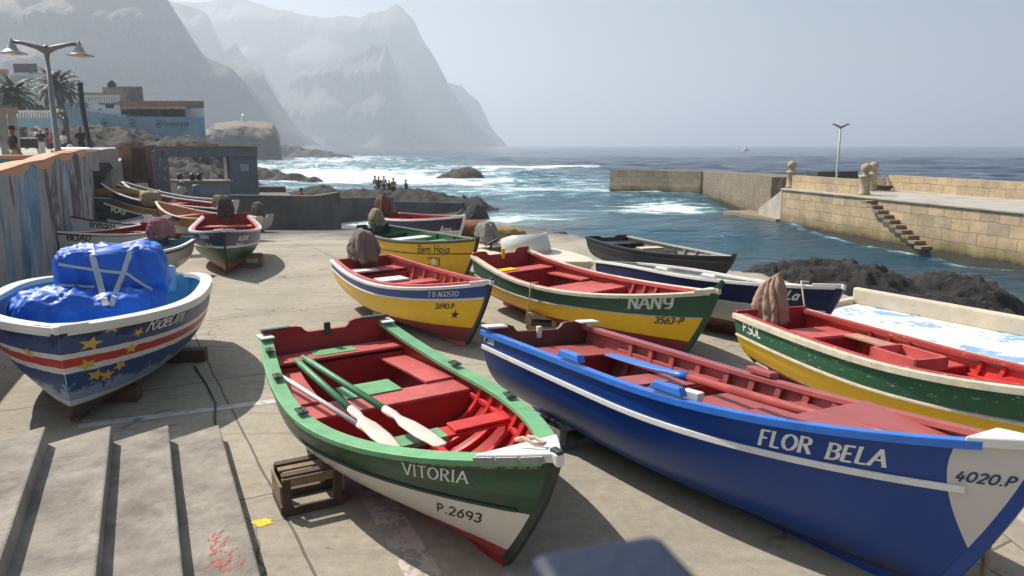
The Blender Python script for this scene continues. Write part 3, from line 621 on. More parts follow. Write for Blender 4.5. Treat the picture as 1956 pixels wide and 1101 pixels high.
cliff([(150, 0), (317, 0), (360, 12), (398, 28), (408, 48), (412, 84), (430, 92), (450, 72), (462, 95), (480, 110), (500, 130), (520, 170)], 1500, 160, 3, n=150)
cliff([(430, 150), (505, 155), (520, 180), (560, 150), (600, 128), (630, 115), (660, 108), (698, 101), (712, 89), (738, 84), (750, 110), (768, 175), (780, 225), (792, 255), (800, 277)], 1500, 230, 4, n=180)
cliff([(250, 10), (360, 4), (400, 0), (440, -2), (500, 8), (560, 19), (610, 34), (640, 36), (690, 25), (703, 21), (715, 25), (738, 20), (747, 12), (757, 9), (775, 26), (792, 45), (800, 66), (815, 92), (830, 112), (850, 150), (858, 166), (875, 190), (900, 225), (925, 250), (945, 270), (952, 277)], 2000, 300, 5, n=240)
cliff([(780, 150), (850, 155), (860, 160), (882, 164), (897, 185), (916, 198), (930, 225), (938, 243), (955, 262), (968, 277)], 2450, 160, 6, n=110)
# ------------------------------------------------------------------ mole (stone jetty)
def stone_mat(name, cols, sx=1.0, sz=.55, mortar=(.25, .19, .12), rough_h=.5, green=True):
    m, t, b = base_mat(name); tc = t.nodes.new("ShaderNodeTexCoord"); br = N(t, "ShaderNodeTexBrick", Scale=1.0); wv_ = N(t, 'ShaderNodeVectorMath', operation='MULTIPLY_ADD'); nz_ = N(t, 'ShaderNodeTexNoise', Scale=1.3, Detail=3); t.links.new(tc.outputs['UV'], nz_.inputs['Vector']); t.links.new(nz_.outputs['Color'], wv_.inputs[0]); wv_.inputs[1].default_value = (.22, .16, 0); t.links.new(tc.outputs['UV'], wv_.inputs[2]); t.links.new(wv_.outputs[0], br.inputs['Vector'])
    br.offset = .5; br.inputs['Color1'].default_value = (*cols[0], 1); br.inputs['Color2'].default_value = (*cols[1], 1); br.inputs['Mortar'].default_value = (*mortar, 1)
    br.inputs['Mortar Size'].default_value = .02; br.inputs['Mortar Smooth'].default_value = .6; br.inputs['Brick Width'].default_value = sx; br.inputs['Row Height'].default_value = sz; br.inputs['Bias'].default_value = -.1
    ob = tc.outputs['Object']; n1 = noise(t, .9, 8, .7, ob); c = mixc(t, .6, br.outputs[0], ramp(t, n1, [(.3, (.5, .48, .46)), (.6, (1.1, 1.05, 1.0)), (.8, (1.35, 1.15, .8))]), 'MULTIPLY')
    c = mixc(t, .5, c, ramp(t, noise(t, 9, 6, .7, ob), [(.3, (.55, .55, .55)), (.7, (1.2, 1.2, 1.2))]), 'MULTIPLY')
    if green:
        s = t.nodes.new("ShaderNodeSeparateXYZ"); t.links.new(ob, s.inputs[0]); z = math_n(t, 'ADD', s.outputs[2], math_n(t, 'MULTIPLY', n1, .8))
        c = mixc(t, math_n(t, 'MULTIPLY', step(t, z, -.6, -1.3), .8), c, (.13, .10, .025)); c = mixc(t, step(t, z, -1.25, -1.5), c, (.018, .016, .012))
    t.links.new(c, b.inputs['Base Color']); b.inputs['Roughness'].default_value = .85
    bump(t, b, math_n(t, 'ADD', math_n(t, 'MULTIPLY', br.outputs['Fac'], -1.0), noise(t, 6, 8, .75, ob)), rough_h, .06); return m
m_stone = stone_mat('tan_ashlar', ((.54, .42, .26), (.36, .30, .21)))
m_rubble = stone_mat('grey_rubble', ((.27, .22, .15), (.16, .14, .11)), .32, .26, (.33, .30, .24), 1.0)
m_conc = plain('grey_concrete', (.30, .28, .25), .85, .35, 1.2, .5, .02, dirt=.3)
m_tan = plain('tan_carved_stone', (.46, .36, .23), .85, .3, 2.5, .6, .03, dirt=.4); m_tread = plain('worn_stone_tread', (.26, .20, .13), .85, .35, 3, .6, .03, dirt=.4)
m_concd = plain('dark_damp_concrete', (.13, .125, .12), .85, .4, .8, .5, .02, dirt=.5)
m_concl = plain('pale_dusty_concrete', (.40, .37, .32), .9, .25, 1.0, .4, .02, dirt=.2)
def wall_strip(name, pts, z0, z1, th, mat, parent=None, sub=1):
    """wall along pts (x,y), its thickness to the left of travel; UV in metres"""
    mb = MB(); n = len(pts); zt = z1 if isinstance(z1, (list, tuple)) else [z1] * n; vs, uv, fs = [], [], []; L = 0; nrm = []
    for i in range(n):
        a, b = Vector(pts[max(0, i - 1)]), Vector(pts[min(n - 1, i + 1)]); d = (b - a).normalized(); nrm.append(Vector((-d.y, d.x)))
    for i in range(n):
        p = Vector(pts[i]); L += (p - Vector(pts[i - 1])).length if i else 0; q = p + nrm[i] * th
        vs += [(p.x, p.y, z0), (p.x, p.y, zt[i]), (q.x, q.y, zt[i]), (q.x, q.y, z0)]; uv += [(L + .01, 0), (L + .01, zt[i] - z0), (L + .01, zt[i] - z0 + th), (L + .01, 2 * (zt[i] - z0))]
    for i in range(n - 1):
        for k in range(4): a = i * 4 + k; c = i * 4 + (k + 1) % 4; fs.append((a, c, c + 4, a + 4))
    fs += [(0, 1, 2, 3), tuple((n - 1) * 4 + k for k in (3, 2, 1, 0))]
    return mb.add(vs, fs, uv).build(name, mat, parent)
mole = empty('stone_mole', (17.2, 46.9, SEA), label='tan stone harbour mole with a flight of steps and a parapet', cat='jetty'); IM = Matrix.Translation(-mole.location)
def mp_(o): o.parent = mole; o.matrix_parent_inverse = IM; return o
QA, QB = Vector((17.2, 46.9)), Vector((22.4, 25.5)); qd = (QB - QA).normalized(); qn = Vector((-qd.y, qd.x))   # qn points away from the harbour
DK = .27
def Q(a, b): return QA + qd * a + qn * b
def straight(a0, a1, b, k=8): return [tuple(Q(a0 + (a1 - a0) * i / k, b)) for i in range(k + 1)]
mp_(wall_strip('quay_wall', straight(0, 23, 0), SEA - 2, DK, 6.6, m_stone))
dk = MB().prism([Q(-.1, -.1), Q(23, -.1), Q(23, 6.6), Q(-.1, 6.6)], DK + .003, DK + .12).build('deck', m_concl, bevel=.03); mp_(dk)
mp_(wall_strip('rear_parapet', straight(2.4, 23, 5.7), DK + .12, [1.26] * 9, .55, m_stone)); mp_(wall_strip('rear_parapet', straight(-.3, 2.4, 5.9), DK + .12, [1.05] * 9, .6, m_rubble))
mp_(wall_strip('front_parapet', straight(.4, 6.6, .35), DK + .12, [1.22] * 9, .42, m_stone))
for (a, b) in ((.0, .55), (6.75, .55), (3.6, 3.6)):
    p = Q(a, b); mb = MB(); mb.lathe([(.30, 0), (.32, .1), (.27, .16), (.26, .9), (.33, .98), (.33, 1.06), (.16, 1.12), (.13, 1.2), (.25, 1.3), (.28, 1.45), (.24, 1.6), (.12, 1.7), (.02, 1.73)], (p.x, p.y, DK + .12), 14); mp_(mb.build('ball_pillar', m_tan, smooth=True, fix=True))
for i in range(10):
    a = 8.2 + .38 * i + .06 * i; z = DK + .08 - .21 * (i + 1); c = Q(a, -.27); mp_(MB().box((c.x, c.y, z), (.46, .66, .15), rz=math.atan2(qd.y, qd.x)).build('stair_tread', m_tread, bevel=.015))
c = [Q(-.02, -.02), Q(-.02, 1.8), Q(-3.4, 1.8), Q(-3.4, .5)]; mp_(MB().prism([tuple(p) for p in c], SEA - 1, [DK + .02, DK + .02, -1.2, -1.2]).build('sloping_buttress', m_concl))
mp_(MB().prism([tuple(p) for p in (Q(-.05, -.3), Q(-6.6, -.3), Q(-6.6, 1.9), Q(-.05, 1.9))], SEA - 1, SEA + .42).build('foot_ledge', m_tread))
c = Q(-.9, 4.2); mp_(MB().box((c.x, c.y, .75), (1.2, 3.0, 1.3), rz=math.atan2(qd.y, qd.x)).build('dark_block', plain('dark_slab', (.06, .058, .058), .8)))
mp_(wall_strip('rubble_wall', [(10.8, 80.2), (13.5, 79.2), (16.3, 77.6), (19.3, 75.0), (18.9, 70), (18.4, 62), (17.6, 53), (17.2, 49.0)], SEA - 2, [.38, .38, .4, .45, .55, .75, .95, 1.0], 3.2, [m_rubble]))
mp_(wall_strip('end_block', [(10.55, 79.9), (13.3, 78.85), (16.1, 77.2), (19.0, 74.6)], SEA - 2, [.46, .48, .46, .5], .22, m_stone))
mp_(wall_strip('weedy_foot', [tuple(Q(-.2, -.22)), tuple(Q(23, -.22))], SEA - 1, SEA + .16, .2, plain('wet_weed', (.03, .028, .015), .5, .5, 3, 1, .05)))
bo = lev(1683, 361, DK + .2); t = empty('beached_dinghy', (bo.x, bo.y, DK + .12), label='tiny dark dinghy lying on the mole deck by the rear parapet', cat='dinghy')
mb = MB(); mb.lathe([(.10, 0), (.42, .05), (.55, .3), (.5, .3), (.3, .1), (.05, .08)], n=18); o = mb.build('hull', m_woodd, t); o.scale = (1.6, .9, 1); t.rotation_euler = (0, 0, -1.3)
def jetty_lamp():
    p = far(1597, 350, 47.5); t = empty('street_lamp', (p.x, p.y, DK + .12), label='slim pale two armed lamp post on the stone mole', cat='street lamp')
    mb = MB(); mb.tube([(0, 0, 0), (0, 0, .5), (0, 0, 3.9)], [.09, .07, .05]); mb.build('pole', plain('pale_lamp_paint', (.42, .44, .46), .5), t, True)
    mb = MB(); mb.tube([(-.5, 0, 4.0), (-.2, 0, 3.86), (0, 0, 3.78), (.2, 0, 3.86), (.5, 0, 4.0)], [.05, .06, .07, .06, .05]); mb.build('arm', m_lamp, t, True)
    for s in (-1, 1): MB().box((s * .52, 0, 3.97), (.2, .12, .07)).build('lamp_head', m_lamp, t, bevel=.01)
    t.rotation_euler = (0, 0, .25)
jetty_lamp()
# boat far out at sea
p = far(1424, 288.5, 620); t = empty('motor_boat', (p.x, p.y, SEA), (0, 0, .3), 'tiny white motor boat far out on the open sea', 'motor boat')
mb = MB(); mb.add([(-3, -1, 0), (-3, 1, 0), (2, 1, 0), (3.6, 0, 0), (2, -1, 0), (-3, -1.2, 1.3), (-3, 1.2, 1.3), (2, 1.3, 1.5), (4.4, 0, 1.9), (2, -1.3, 1.5)], [(0, 1, 2, 3, 4), (5, 9, 8, 7, 6), (0, 4, 9, 5), (4, 3, 8, 9), (3, 2, 7, 8), (2, 1, 6, 7), (1, 0, 5, 6)]); mb.build('hull', m_white, t)
MB().box((-.2, 0, 2.3), (2.4, 1.7, 1.5), taper=.8).build('cabin', m_white, t)
# ------------------------------------------------------------------ left bank: steps, mural wall, terrace, shelter, houses
away = Vector((-.445, .895)); m_step = plain('worn_step_concrete', (.27, .245, .205), .85, .4, 2.6, .6, .02, dirt=.75)
st = empty('concrete_steps', (-3.2, 7.2, 0), label='worn concrete steps going down to the ramp in the left foreground', cat='stairs'); IMs = Matrix.Translation(-st.location)
ends = [lev(418, 810, .17), lev(322, 811, .34), lev(213, 812, .51), lev(88, 813, .68)]
dxy = Vector((ends[3].x - ends[0].x, ends[3].y - ends[0].y)) / 3
for k in range(4, 9): e = ends[3]; ends.append(Vector((e.x + dxy.x * (k - 3), e.y + dxy.y * (k - 3), .17 * (k + 1))))
prev = None
for k in range(8):
    a = ends[k]; b = ends[k + 1]; n_ = 20; mb = MB(); vs, fs = [], []
    La, Lb = (a.y - .95) / .895, (b.y - .95) / .895; z = a.z; rnd = random.Random(k)
    for i in range(n_ + 1):
        u = i / n_; j = .004 * MN.noise(Vector((i * .5, k, 0)))
        p = Vector((a.x, a.y)) - away * La * u; q = Vector((b.x, b.y)) - away * Lb * u + Vector((-.02, 0))
        vs += [(p.x + j, p.y, z), (q.x, q.y, z), (q.x, q.y, -.05), (p.x + j, p.y, -.05)]
    for i in range(n_):
        for c in range(4): x = i * 4 + c; y = i * 4 + (c + 1) % 4; fs.append((x, y, y + 4, x + 4))
    fs += [(0, 1, 2, 3), tuple(n_ * 4 + c for c in (3, 2, 1, 0))]
    o = mb.add(vs, fs).build('step', m_step, st, bevel=.018); o.matrix_parent_inverse = IMs
m_splash = plain('red_paint_splash', (.42, .10, .09), .7, .3, 9)
rnd = random.Random(8); mb = MB()
for i in range(46):
    u = rnd.random() ** .7; p = lev(432 + rnd.gauss(0, 16) - 10 * u, 1101 - 70 * u + rnd.gauss(0, 8), .171); l, w_ = rnd.uniform(.01, .06), rnd.uniform(.004, .014); a = rnd.uniform(1.1, 2.0)
    d = Vector((math.cos(a), math.sin(a), 0)); n_ = Vector((-d.y, d.x, 0)); mb.add([p + d * l + Vector((0, 0, .0015)), p + n_ * w_ + Vector((0, 0, .0015)), p - d * l + Vector((0, 0, .0015)), p - n_ * w_ + Vector((0, 0, .0015))], [(0, 1, 2, 3)])
o = mb.build('paint_splash', m_splash, st, fix=False); o.matrix_parent_inverse = IMs
# viewing platform under the photographer, with a blue painted rail post
pl = MB().prism([(-4.6, -4), (4, -4), (4, .82), (-4.6, .82)], -.05, 1.45).build('viewing_platform', m_concl); tag(pl, 'raised concrete platform the view is taken from', 'platform')
m_post = plain('dark_blue_gloss_paint', (.003, .012, .038), .6, .2, 8)
rp = empty('rail_post', (.085, .545, 1.44), (0, 0, R(17)), 'dark blue painted rail post at the edge of the viewing platform', 'post')
MB().box((0, 0, .638), (.085, .07, 1.275)).build('post', m_post, rp, bevel=.006)
mb = MB(); mb.box((0, 0, 1.295), (.125, .09, .05)); mb.build('cap', m_post, rp, bevel=.012)
# mural wall ---------------------------------------------------------
def mural_mat():
    m, t, b = base_mat('mural_paint'); tc = t.nodes.new("ShaderNodeTexCoord"); uv = tc.outputs['UV']; s = t.nodes.new("ShaderNodeSeparateXYZ"); t.links.new(uv, s.inputs[0]); u, v = s.outputs[0], s.outputs[1]
    mp = N(t, "ShaderNodeMapping"); mp.inputs['Scale'].default_value = (1.2, .5, 1); t.links.new(uv, mp.inputs[0]); n1 = noise(t, 1, 6, .65, mp.outputs[0], .7)
    big = N(t, "ShaderNodeMapping"); big.inputs['Scale'].default_value = (.62, .10, 1); big.inputs['Location'].default_value = (.3, 3.2, 0); t.links.new(uv, big.inputs[0]); n2 = noise(t, 1, 3, .5, big.outputs[0], .8)
    pale = mixc(t, n1, (.36, .36, .34), (.22, .23, .235)); bl = ramp(t, n1, [(.3, (.025, .045, .075)), (.48, (.09, .20, .33)), (.62, (.25, .34, .42)), (.75, (.4, .42, .42))]); gr = ramp(t, n1, [(.35, (.02, .02, .022)), (.52, (.10, .095, .095)), (.6, (.40, .37, .34)), (.7, (.14, .12, .12))])
    c = mixc(t, step(t, n2, .41, .45), bl, pale); c = mixc(t, step(t, n2, .53, .56), c, gr)
    mq = N(t, "ShaderNodeMapping"); mq.inputs['Scale'].default_value = (.9, .5, 1); t.links.new(uv, mq.inputs[0]); n3 = noise(t, 1, 5, .6, mq.outputs[0], 1.2)
    red = math_n(t, 'MULTIPLY', step(t, n3, .52, .58), math_n(t, 'MULTIPLY', step(t, u, 5.6, 5.0), step(t, v, 1.0, 1.3))); c = mixc(t, red, c, mixc(t, n1, (.24, .07, .06), (.10, .05, .05)))
    top = math_n(t, 'ADD', .0, math_n(t, 'MULTIPLY', math_n(t, 'ABSOLUTE', math_n(t, 'SINE', math_n(t, 'ADD', math_n(t, 'MULTIPLY', u, 1.05), .6))), .20)); c = mixc(t, math_n(t, 'LESS_THAN', v, top), c, (.62, .30, .16))
    c = mixc(t, .35, c, ramp(t, noise(t, 5, 8, .7, tc.outputs['Object']), [(.3, (.45, .45, .45)), (.65, (1.1, 1.1, 1.1))]), 'MULTIPLY')
    t.links.new(c, b.inputs['Base Color']); b.inputs['Roughness'].default_value = .75; bump(t, b, math_n(t, 'ADD', n1, noise(t, 20, 5, .6, tc.outputs['Object'])), .5, .02); return m
m_mural = mural_mat(); m_orange = plain('terracotta_coping_paint', (.62, .29, .15), .7, .15, 3, dirt=.2)
WA, WB = Vector((-7.1, 7.1)), Vector((-14.6, 25.6)); wd_ = (WB - WA).normalized(); wn = Vector((-wd_.y, wd_.x)); WL = (WB - WA).length
def wtop(u):
    y = WA.y + (WB.y - WA.y) * u; base = 2.5 + .33 * sm(13, 25, y); ph = (u * WL) * .75; return base + .04 * abs(math.sin(ph)) + .03
mw = empty('mural_wall', (WA.x, WA.y, 0), label='wavy topped harbour wall with a streaky blue and grey mural and orange coping', cat='wall'); IMw = Matrix.Translation(-mw.location)
vs, fs, uv = [], [], []; n_ = 90; vs2, fs2 = [], []
for i in range(n_ + 1):
    u = i / n_; p = WA + wd_ * WL * u; zt = wtop(u); q = p + wn * .4; bulge = .02 * math.sin(u * WL * .75 * 2)
    p = p - wn * bulge
    for z in (-.6, .8, 1.8, zt): vs.append((p.x, p.y, z)); uv.append((u * WL + .01, zt - z + .001))
    vs.append((q.x, q.y, zt)); uv.append((u * WL, .001)); vs.append((q.x, q.y, -.6)); uv.append((u * WL, 3))
    e1, e2 = p - wn * .015, q + wn * .04
    vs2 += [(e1.x, e1.y, zt + .003), (e1.x, e1.y, zt + .05), (e2.x, e2.y, zt + .05), (e2.x, e2.y, zt + .003)]
for i in range(n_):
    for k in range(6): a, c = i * 6 + k, i * 6 + (k + 1) % 6; fs.append((a, c, c + 6, a + 6))
    for k in range(4): a, c = i * 4 + k, i * 4 + (k + 1) % 4; fs2.append((a, c, c + 4, a + 4))
fs += [tuple(range(6)), tuple(n_ * 6 + k for k in range(5, -1, -1))]; fs2 += [(0, 1, 2, 3), tuple(n_ * 4 + k for k in (3, 2, 1, 0))]
o = MB().add(vs, fs, uv).build('wall_face', m_mural, mw); o.matrix_parent_inverse = IMw
o = MB().add(vs2, fs2).build('coping', m_orange, mw, bevel=.02); o.matrix_parent_inverse = IMw
tb = [(WA.x - .5, WA.y), (WB.x - .45, WB.y), (-17.4, 30.8), (-20, 38), (-24, 46), (-33, 62), (-80, 62), (-80, 7)]
o = MB().prism(tb, -3, [2.05, 2.05, 2.15, 2.3, 2.5, 2.9, 2.9, 2.05]).build('promenade', m_concl); o['kind'] = 'structure'
def pbox(name, x0, x1, y0, y1, d, depth, mat, parent=None, bevel=0, dz=0):
    """box whose front stands at forward distance d between the surveyed edges"""
    a, b = far(x0, y1, d), far(x1, y0, d); k_ = (a.x + b.x) / 2 / d * depth; mb = MB().prism([(a.x, d), (b.x, d), (b.x + k_, d + depth), (a.x + k_, d + depth)], a.z + dz, b.z + dz); o = mb.build(name, mat, parent, bevel=bevel)
    if parent: o.matrix_parent_inverse = parent_inv(parent)
    return o
def parent_inv(p): return Matrix.Translation(-p.location)
def child(o, p): o.parent = p; o.matrix_parent_inverse = parent_inv(p); return o
def sign(flat, org, right, up, mat, parent=None, name='lettering', out=None):
    right, up = Vector(right).normalized(), Vector(up).normalized(); nrm = right.cross(up); o = MB().add([Vector(org) + right * x + up * y + nrm * .012 for x, y in flat.v2], flat.f2).build(name, mat, fix=False)
    if parent: child(o, parent)
    return o
# low teal wall with orange top and the painted end wall on the promenade
t = empty('low_wall', (-16, 24, 2.05), label='low teal wall with an orange top on the promenade behind the mural', cat='wall')
child(MB().prism([(-19.5, 22), (-15.4, 26.4), (-15.8, 26.8), (-19.9, 22.4)], 2.0, 2.62).build('wall_face', m_teal), t); child(MB().prism([(-19.55, 21.9), (-15.3, 26.4), (-15.8, 26.95), (-20, 22.4)], 2.623, 2.76).build('coping', m_orange, bevel=.03), t)
ew = empty('end_wall', (-17.2, 30.6, 0), label='grey concrete end wall with a dark painted whale shape below the lamp', cat='wall')
a, b = far(168, 300, 30.6), far(209, 300, 31.0); child(MB().prism([(a.x - .6, 30.6), (b.x, 31), (b.x + .1, 31.5), (a.x - .6, 31.2)], -1.2, [2.7, 2.95, 2.95, 2.7]).build('wall_face', m_conc), ew)
fl = Flat(); fl.quad(*[(.62 * math.cos(R(k * 20)) * (1.1 if k < 9 else .8), .42 * math.sin(R(k * 20)) + .25 * math.cos(R(k * 20))) for k in range(18)]); sign(fl, (far(184, 320, 30.75).x, 30.74, 1.9), (1, .1, 0), (0, 0, 1), plain('dark_mural_paint', (.04, .045, .045), .8), ew, 'painted_shape')
sb = empty('white_board', (far(143, 284, 29).x, 29, 2.9), label='long white surfboard shaped board lying on the promenade wall', cat='board'); mb = MB(); mb.lathe([(.01, -1), (.14, -.85), (.23, -.5), (.26, 0), (.23, .5), (.14, .85), (.01, 1)], n=16, M=Matrix.Rotation(math.pi / 2, 3, 'Y') @ Matrix.Diagonal((.45, 1, .95))); mb.build('board', m_white, sb, True)
child(MB().box((sb.location.x, 29.05, 2.42), (1.5, .35, .66)).build('support_wall', m_conc), ew)
o = pbox('bench', 35, 72, 264, 283, 36, .5, m_black, bevel=.03); tag(o, 'black box shaped bench beside the standing group on the promenade', 'bench')
# street lamp ---------------------------------------------------------
def near_lamp():
    p = far(112, 300, 23.4); t = empty('street_lamp', (p.x, p.y, 2.05), (0, 0, R(18)), 'tall grey lamp post with two bell shaded lamps behind the mural wall', 'street lamp'); H = 3.98
    mb = MB(); mb.tube([(0, 0, 0), (0, 0, .5), (0, 0, .52), (0, 0, H)], [.13, .12, .1, .062], 12); mb.build('pole', plain('galvanised_lamp_paint', (.24, .24, .25), .45, .15, 7), t, True)
    mb = MB()
    for s in (-1, 1): mb.tube([(0, 0, H - .12), (s * .25, 0, H - .0), (s * .62, 0, H + .10), (s * .88, 0, H + .13)], [.11, .075, .055, .05], 8)
    mb.tube([(0, 0, H - .3), (0, 0, H), (0, 0, H + .06)], [.07, .1, .05], 10); mb.build('arm', m_lamp, t, True)
    for s in (-1, 1):
        mb = MB(); x = s * .90; mb.lathe([(.05, .02), (.07, -.02), (.08, -.10), (.12, -.14), (.15, -.22), (.26, -.31), (.40, -.36), (.40, -.375), (.3, -.36), (.1, -.3)], (x, 0, H + .15), 22); sh = mb.build('lamp_shade', plain('pale_lamp_shade', (.40, .40, .38), .4, .2), t, True)
        mb = MB(); mb.lathe([(.02, -.30), (.2, -.335), (.22, -.37), (.1, -.42), (.01, -.43)], (x, 0, H + .15), 16); mb.build('lamp_glass', plain('frosted_glass', (.6, .55, .48), .3), sh, True)
        mb = MB(); mb.tube([(x, 0, H + .1), (x, 0, H + .2)], [.06, .045], 8); mb.build('bracket', m_lamp, sh, True)
near_lamp()
p = far(178, 280, 38); o = MB().tube([(p.x, 38, 1.6), (p.x - .25, 38, 3.9), (p.x - .33, 38, 5.0), (p.x - .32, 38, 6.15)], [.13, .12, .13, .13], 8).build('post', None or m_black); tag(o, 'slender black wooden post leaning in front of the restaurant', 'post')
# harbour shelter ------------------------------------------------------
m_kio = plain('grey_blue_render', (.16, .175, .20), .8, .2, 1.4, .4, .02, dirt=.3); m_kiol = plain('pale_grey_counter_paint', (.26, .28, .32), .7, .15, 2, dirt=.2)
kp = far(400, 376, 40); ki = empty('harbour_shelter', (kp.x, 40, 0), label='grey open fronted shelter with a counter and a heart on its left pillar', cat='shelter'); KD = 40
pbox('pillar', 445, 490, 288, 420, KD, .7, m_kio, ki, .03); pbox('pillar', 301, 320, 288, 420, KD + .003, .5, m_kio, ki, .03); pbox('roof_beam', 296, 491, 282, 300, KD - .06, .8, m_kio, ki, .03); pbox('roof_trim', 294, 492, 279.5, 282, KD - .1, .9, m_wood, ki)
pbox('counter', 320, 445, 349, 385, KD + .05, .8, m_kiol, ki, .03); pbox('counter_top', 318, 446, 345, 349, KD - .03, 1.0, m_woodl, ki); pbox('side_panel', 320, 338, 345, 375, KD + .02, .03, m_white, ki); pbox('thin_post', 429.5, 432, 300, 345, KD + .3, .07, m_white, ki); pbox('notice', 459.5, 474.5, 313, 327, KD - .02, .03, plain('grey_notice', (.36, .37, .40), .6), ki); pbox('floor_slab', 296, 560, 376, 430, KD - .2, 3.5, m_concd, ki)
pbox('back_post', 436, 445, 300, 345, KD + 1.6, .15, m_navy, ki)
hs = Flat(); hs.quad(*[(.17 * (16 * math.sin(R(a)) ** 3) / 16, .17 * (13 * math.cos(R(a)) - 5 * math.cos(R(2 * a)) - 2 * math.cos(R(3 * a)) - math.cos(R(4 * a))) / 16) for a in range(0, 360, 15)]); p = far(310, 293, KD); sign(hs, (p.x, KD - .07, p.z), (1, 0, 0), (0, 0, 1), plain('magenta_heart_paint', (.22, .03, .09), .6), ki, 'painted_heart')
m_let = plain('dull_white_lettering', (.50, .50, .48), .6, .1); 
for (tx, x0) in (('ATOT', 304), ('NA', 313)):
    for k, ch in enumerate(tx): p = far(x0, (309 + 11.5 * k) if x0 < 310 else (326 + 18 * k), KD); sign(lettering(ch, .20, .2), (p.x, KD - .005, p.z), (1, 0, .1), (0, 0, 1), m_let, ki)
for k, (x, r) in enumerate(((344, .16), (368, .17), (381, .16))):
    p = far(x, 344.5, KD + .4); o = MB().lathe([(r * .7, 0), (r, .1), (r * .95, .26), (r * .6, .36), (.02, .38)], (p.x, p.y, p.z), 12).build('pot', m_black, smooth=True); tag(o, ('black pot at the left end of the shelter counter', 'larger black pot in the middle of the shelter counter', 'black pot right of the larger one on the shelter counter')[k], 'pot', 'pots on the shelter counter')
p = far(376, 372, 38); o = MB().lathe([(.16, -.3), (.2, .0), (.2, .45), (.17, .5)], (p.x, p.y, p.z), 14).build('barrel', m_ltblue if 0 else plain('grey_blue_plastic', (.12, .17, .22), .5), smooth=True); tag(o, 'grey blue plastic drum in front of the shelter counter', 'drum')
gt = empty('wooden_gate', (far(270, 370, 41).x, 41, 0), label='tall reddish brown slatted gate left of the grey shelter', cat='gate'); m_gate = wood('red_brown_gate_wood', (.22, .10, .05))
for x0, x1 in ((238, 250), (289, 300)): pbox('gate_post', x0, x1, 279, 420, 41, .2, m_gate, gt)
pbox('top_rail', 238, 300, 278, 283, 40.9, .2, m_gate, gt); pbox('bottom_rail', 250, 289, 343, 350, 41, .12, m_gate, gt); pbox('back_boards', 276, 289, 284, 350, 41.15, .05, m_woodd, gt)
for k in range(8): x = 252 + k * 4.6; pbox('slat', x, x + 1.5, 283, 345, 41.05, .05, m_wood, gt)
o = pbox('fish_box', 215, 236, 328, 356, 42, .6, m_woodl, bevel=.02); tag(o, 'pale wooden box standing left of the slatted gate', 'box')
# curb walls by the ramp
cA, cB = far(440, 432, 35.6), far(600, 432, 34.6); cw = wall_strip('curb_wall', [(cA.x, 35.6), (cB.x, 34.6), (cB.x + .2, 35.0), (cB.x + .5, 38)], -1.6, [.72, .74, .74, .70], .35, m_concd); tag(cw, 'thick dark concrete wall with a square end at the ramp edge', 'wall')
c2 = far(602, 375, 47); c3 = far(752, 378, 55); cw = wall_strip('curb_wall', [(c2.x - 4, 46), (c2.x, 47), (c3.x, 55)], -2.6, [-.1, -.22, -.75], .45, m_concd); tag(cw, 'long low concrete wall stepping down behind the ramp', 'wall')
c4 = far(890, 382, 60); cw = wall_strip('curb_wall', [(c3.x + .02, 55.1), (c4.x, 60)], -2.8, [-1.05, -1.55], .5, m_concd); tag(cw, 'lowest concrete kerb wall running out towards the water', 'wall')
o = pbox('curb_wall', 492, 546, 357, 372, 44, 1.5, m_concd, bevel=.02); tag(o, 'short dark concrete block wall against the right pillar of the shelter', 'wall')
# restaurant ------------------------------------------------------------
D0 = 85; rp0 = far(250, 262, D0); re = empty('restaurant', (rp0.x, D0, 3), label='low restaurant with turquoise sea wall, white upper walls and stone roof parapet', cat='building')
m_turq = plain('turquoise_wall_paint', (.22, .39, .47), .8, .15, .5, .3, .02, dirt=.3); m_rwhite = plain('white_render', (.76, .75, .71), .8, .12, .6, .3, .02, dirt=.2); m_rstone = plain('grey_block_wall', (.19, .175, .155), .85, .35, 2.5, .6, .04, dirt=.3)
a, b = far(112, 262, D0), far(395, 262, D0 - 3)
zt = far(112, 226, D0).z; child(MB().prism([(a.x, D0), (far(250, 260, D0 - 3).x, D0 - 3), (b.x - .9, D0 - 5), (b.x - .1, D0 - 3), (b.x - 3.2, D0 + 4), (a.x - 4, D0 + 6)], 3.2, [zt + 1.2, zt + .05, zt - .05, zt - .05, zt, zt + 1.2]).build('sea_wall', m_turq), re)
pbox('upper_wall', 112, 142, 196, 232, D0 + .5, 5, m_turq, re); pbox('upper_wall', 141, 231, 196, 230, D0 + .2, 6, m_rwhite, re); pbox('upper_wall', 353, 389, 206, 232, D0 - 1.5, 6, m_rwhite, re); pbox('veranda_back', 228, 356, 205, 230, D0 + 3, .3, m_woodd, re)
pbox('roof_parapet', 229, 389, 193, 205.5, D0 - 1.7, 7, m_rstone, re); pbox('stone_block', 198, 226, 167, 196, D0 + 2.5, 3, m_rstone, re); pbox('stone_block', 226, 272, 165.5, 194, D0 + 1.5, 4, m_rstone, re); pbox('stone_block', 122, 200, 177, 190, D0 + 6.5, 4, m_rstone, re)
o = pbox('awning', 229, 356, 203.5, 208.5, D0 - 3.2, 2.5, plain('orange_awning', (.55, .30, .16), .7), re); 
for x in (232, 246, 262, 278, 293, 306, 322, 338, 352): pbox('veranda_post', x, x + 1.6, 208, 227, D0 - 2.4, .15, m_woodd, re)
for x0, x1 in ((236, 243), (300, 310), (325, 333)): pbox('curtain', x0, x1, 209, 226, D0 + 2.2, .1, m_kiol, re)
for x in np.arange(113, 228, 4.4): pbox('baluster', x, x + 1.9, 186, 196, D0 + .15, .25, m_rwhite, re)
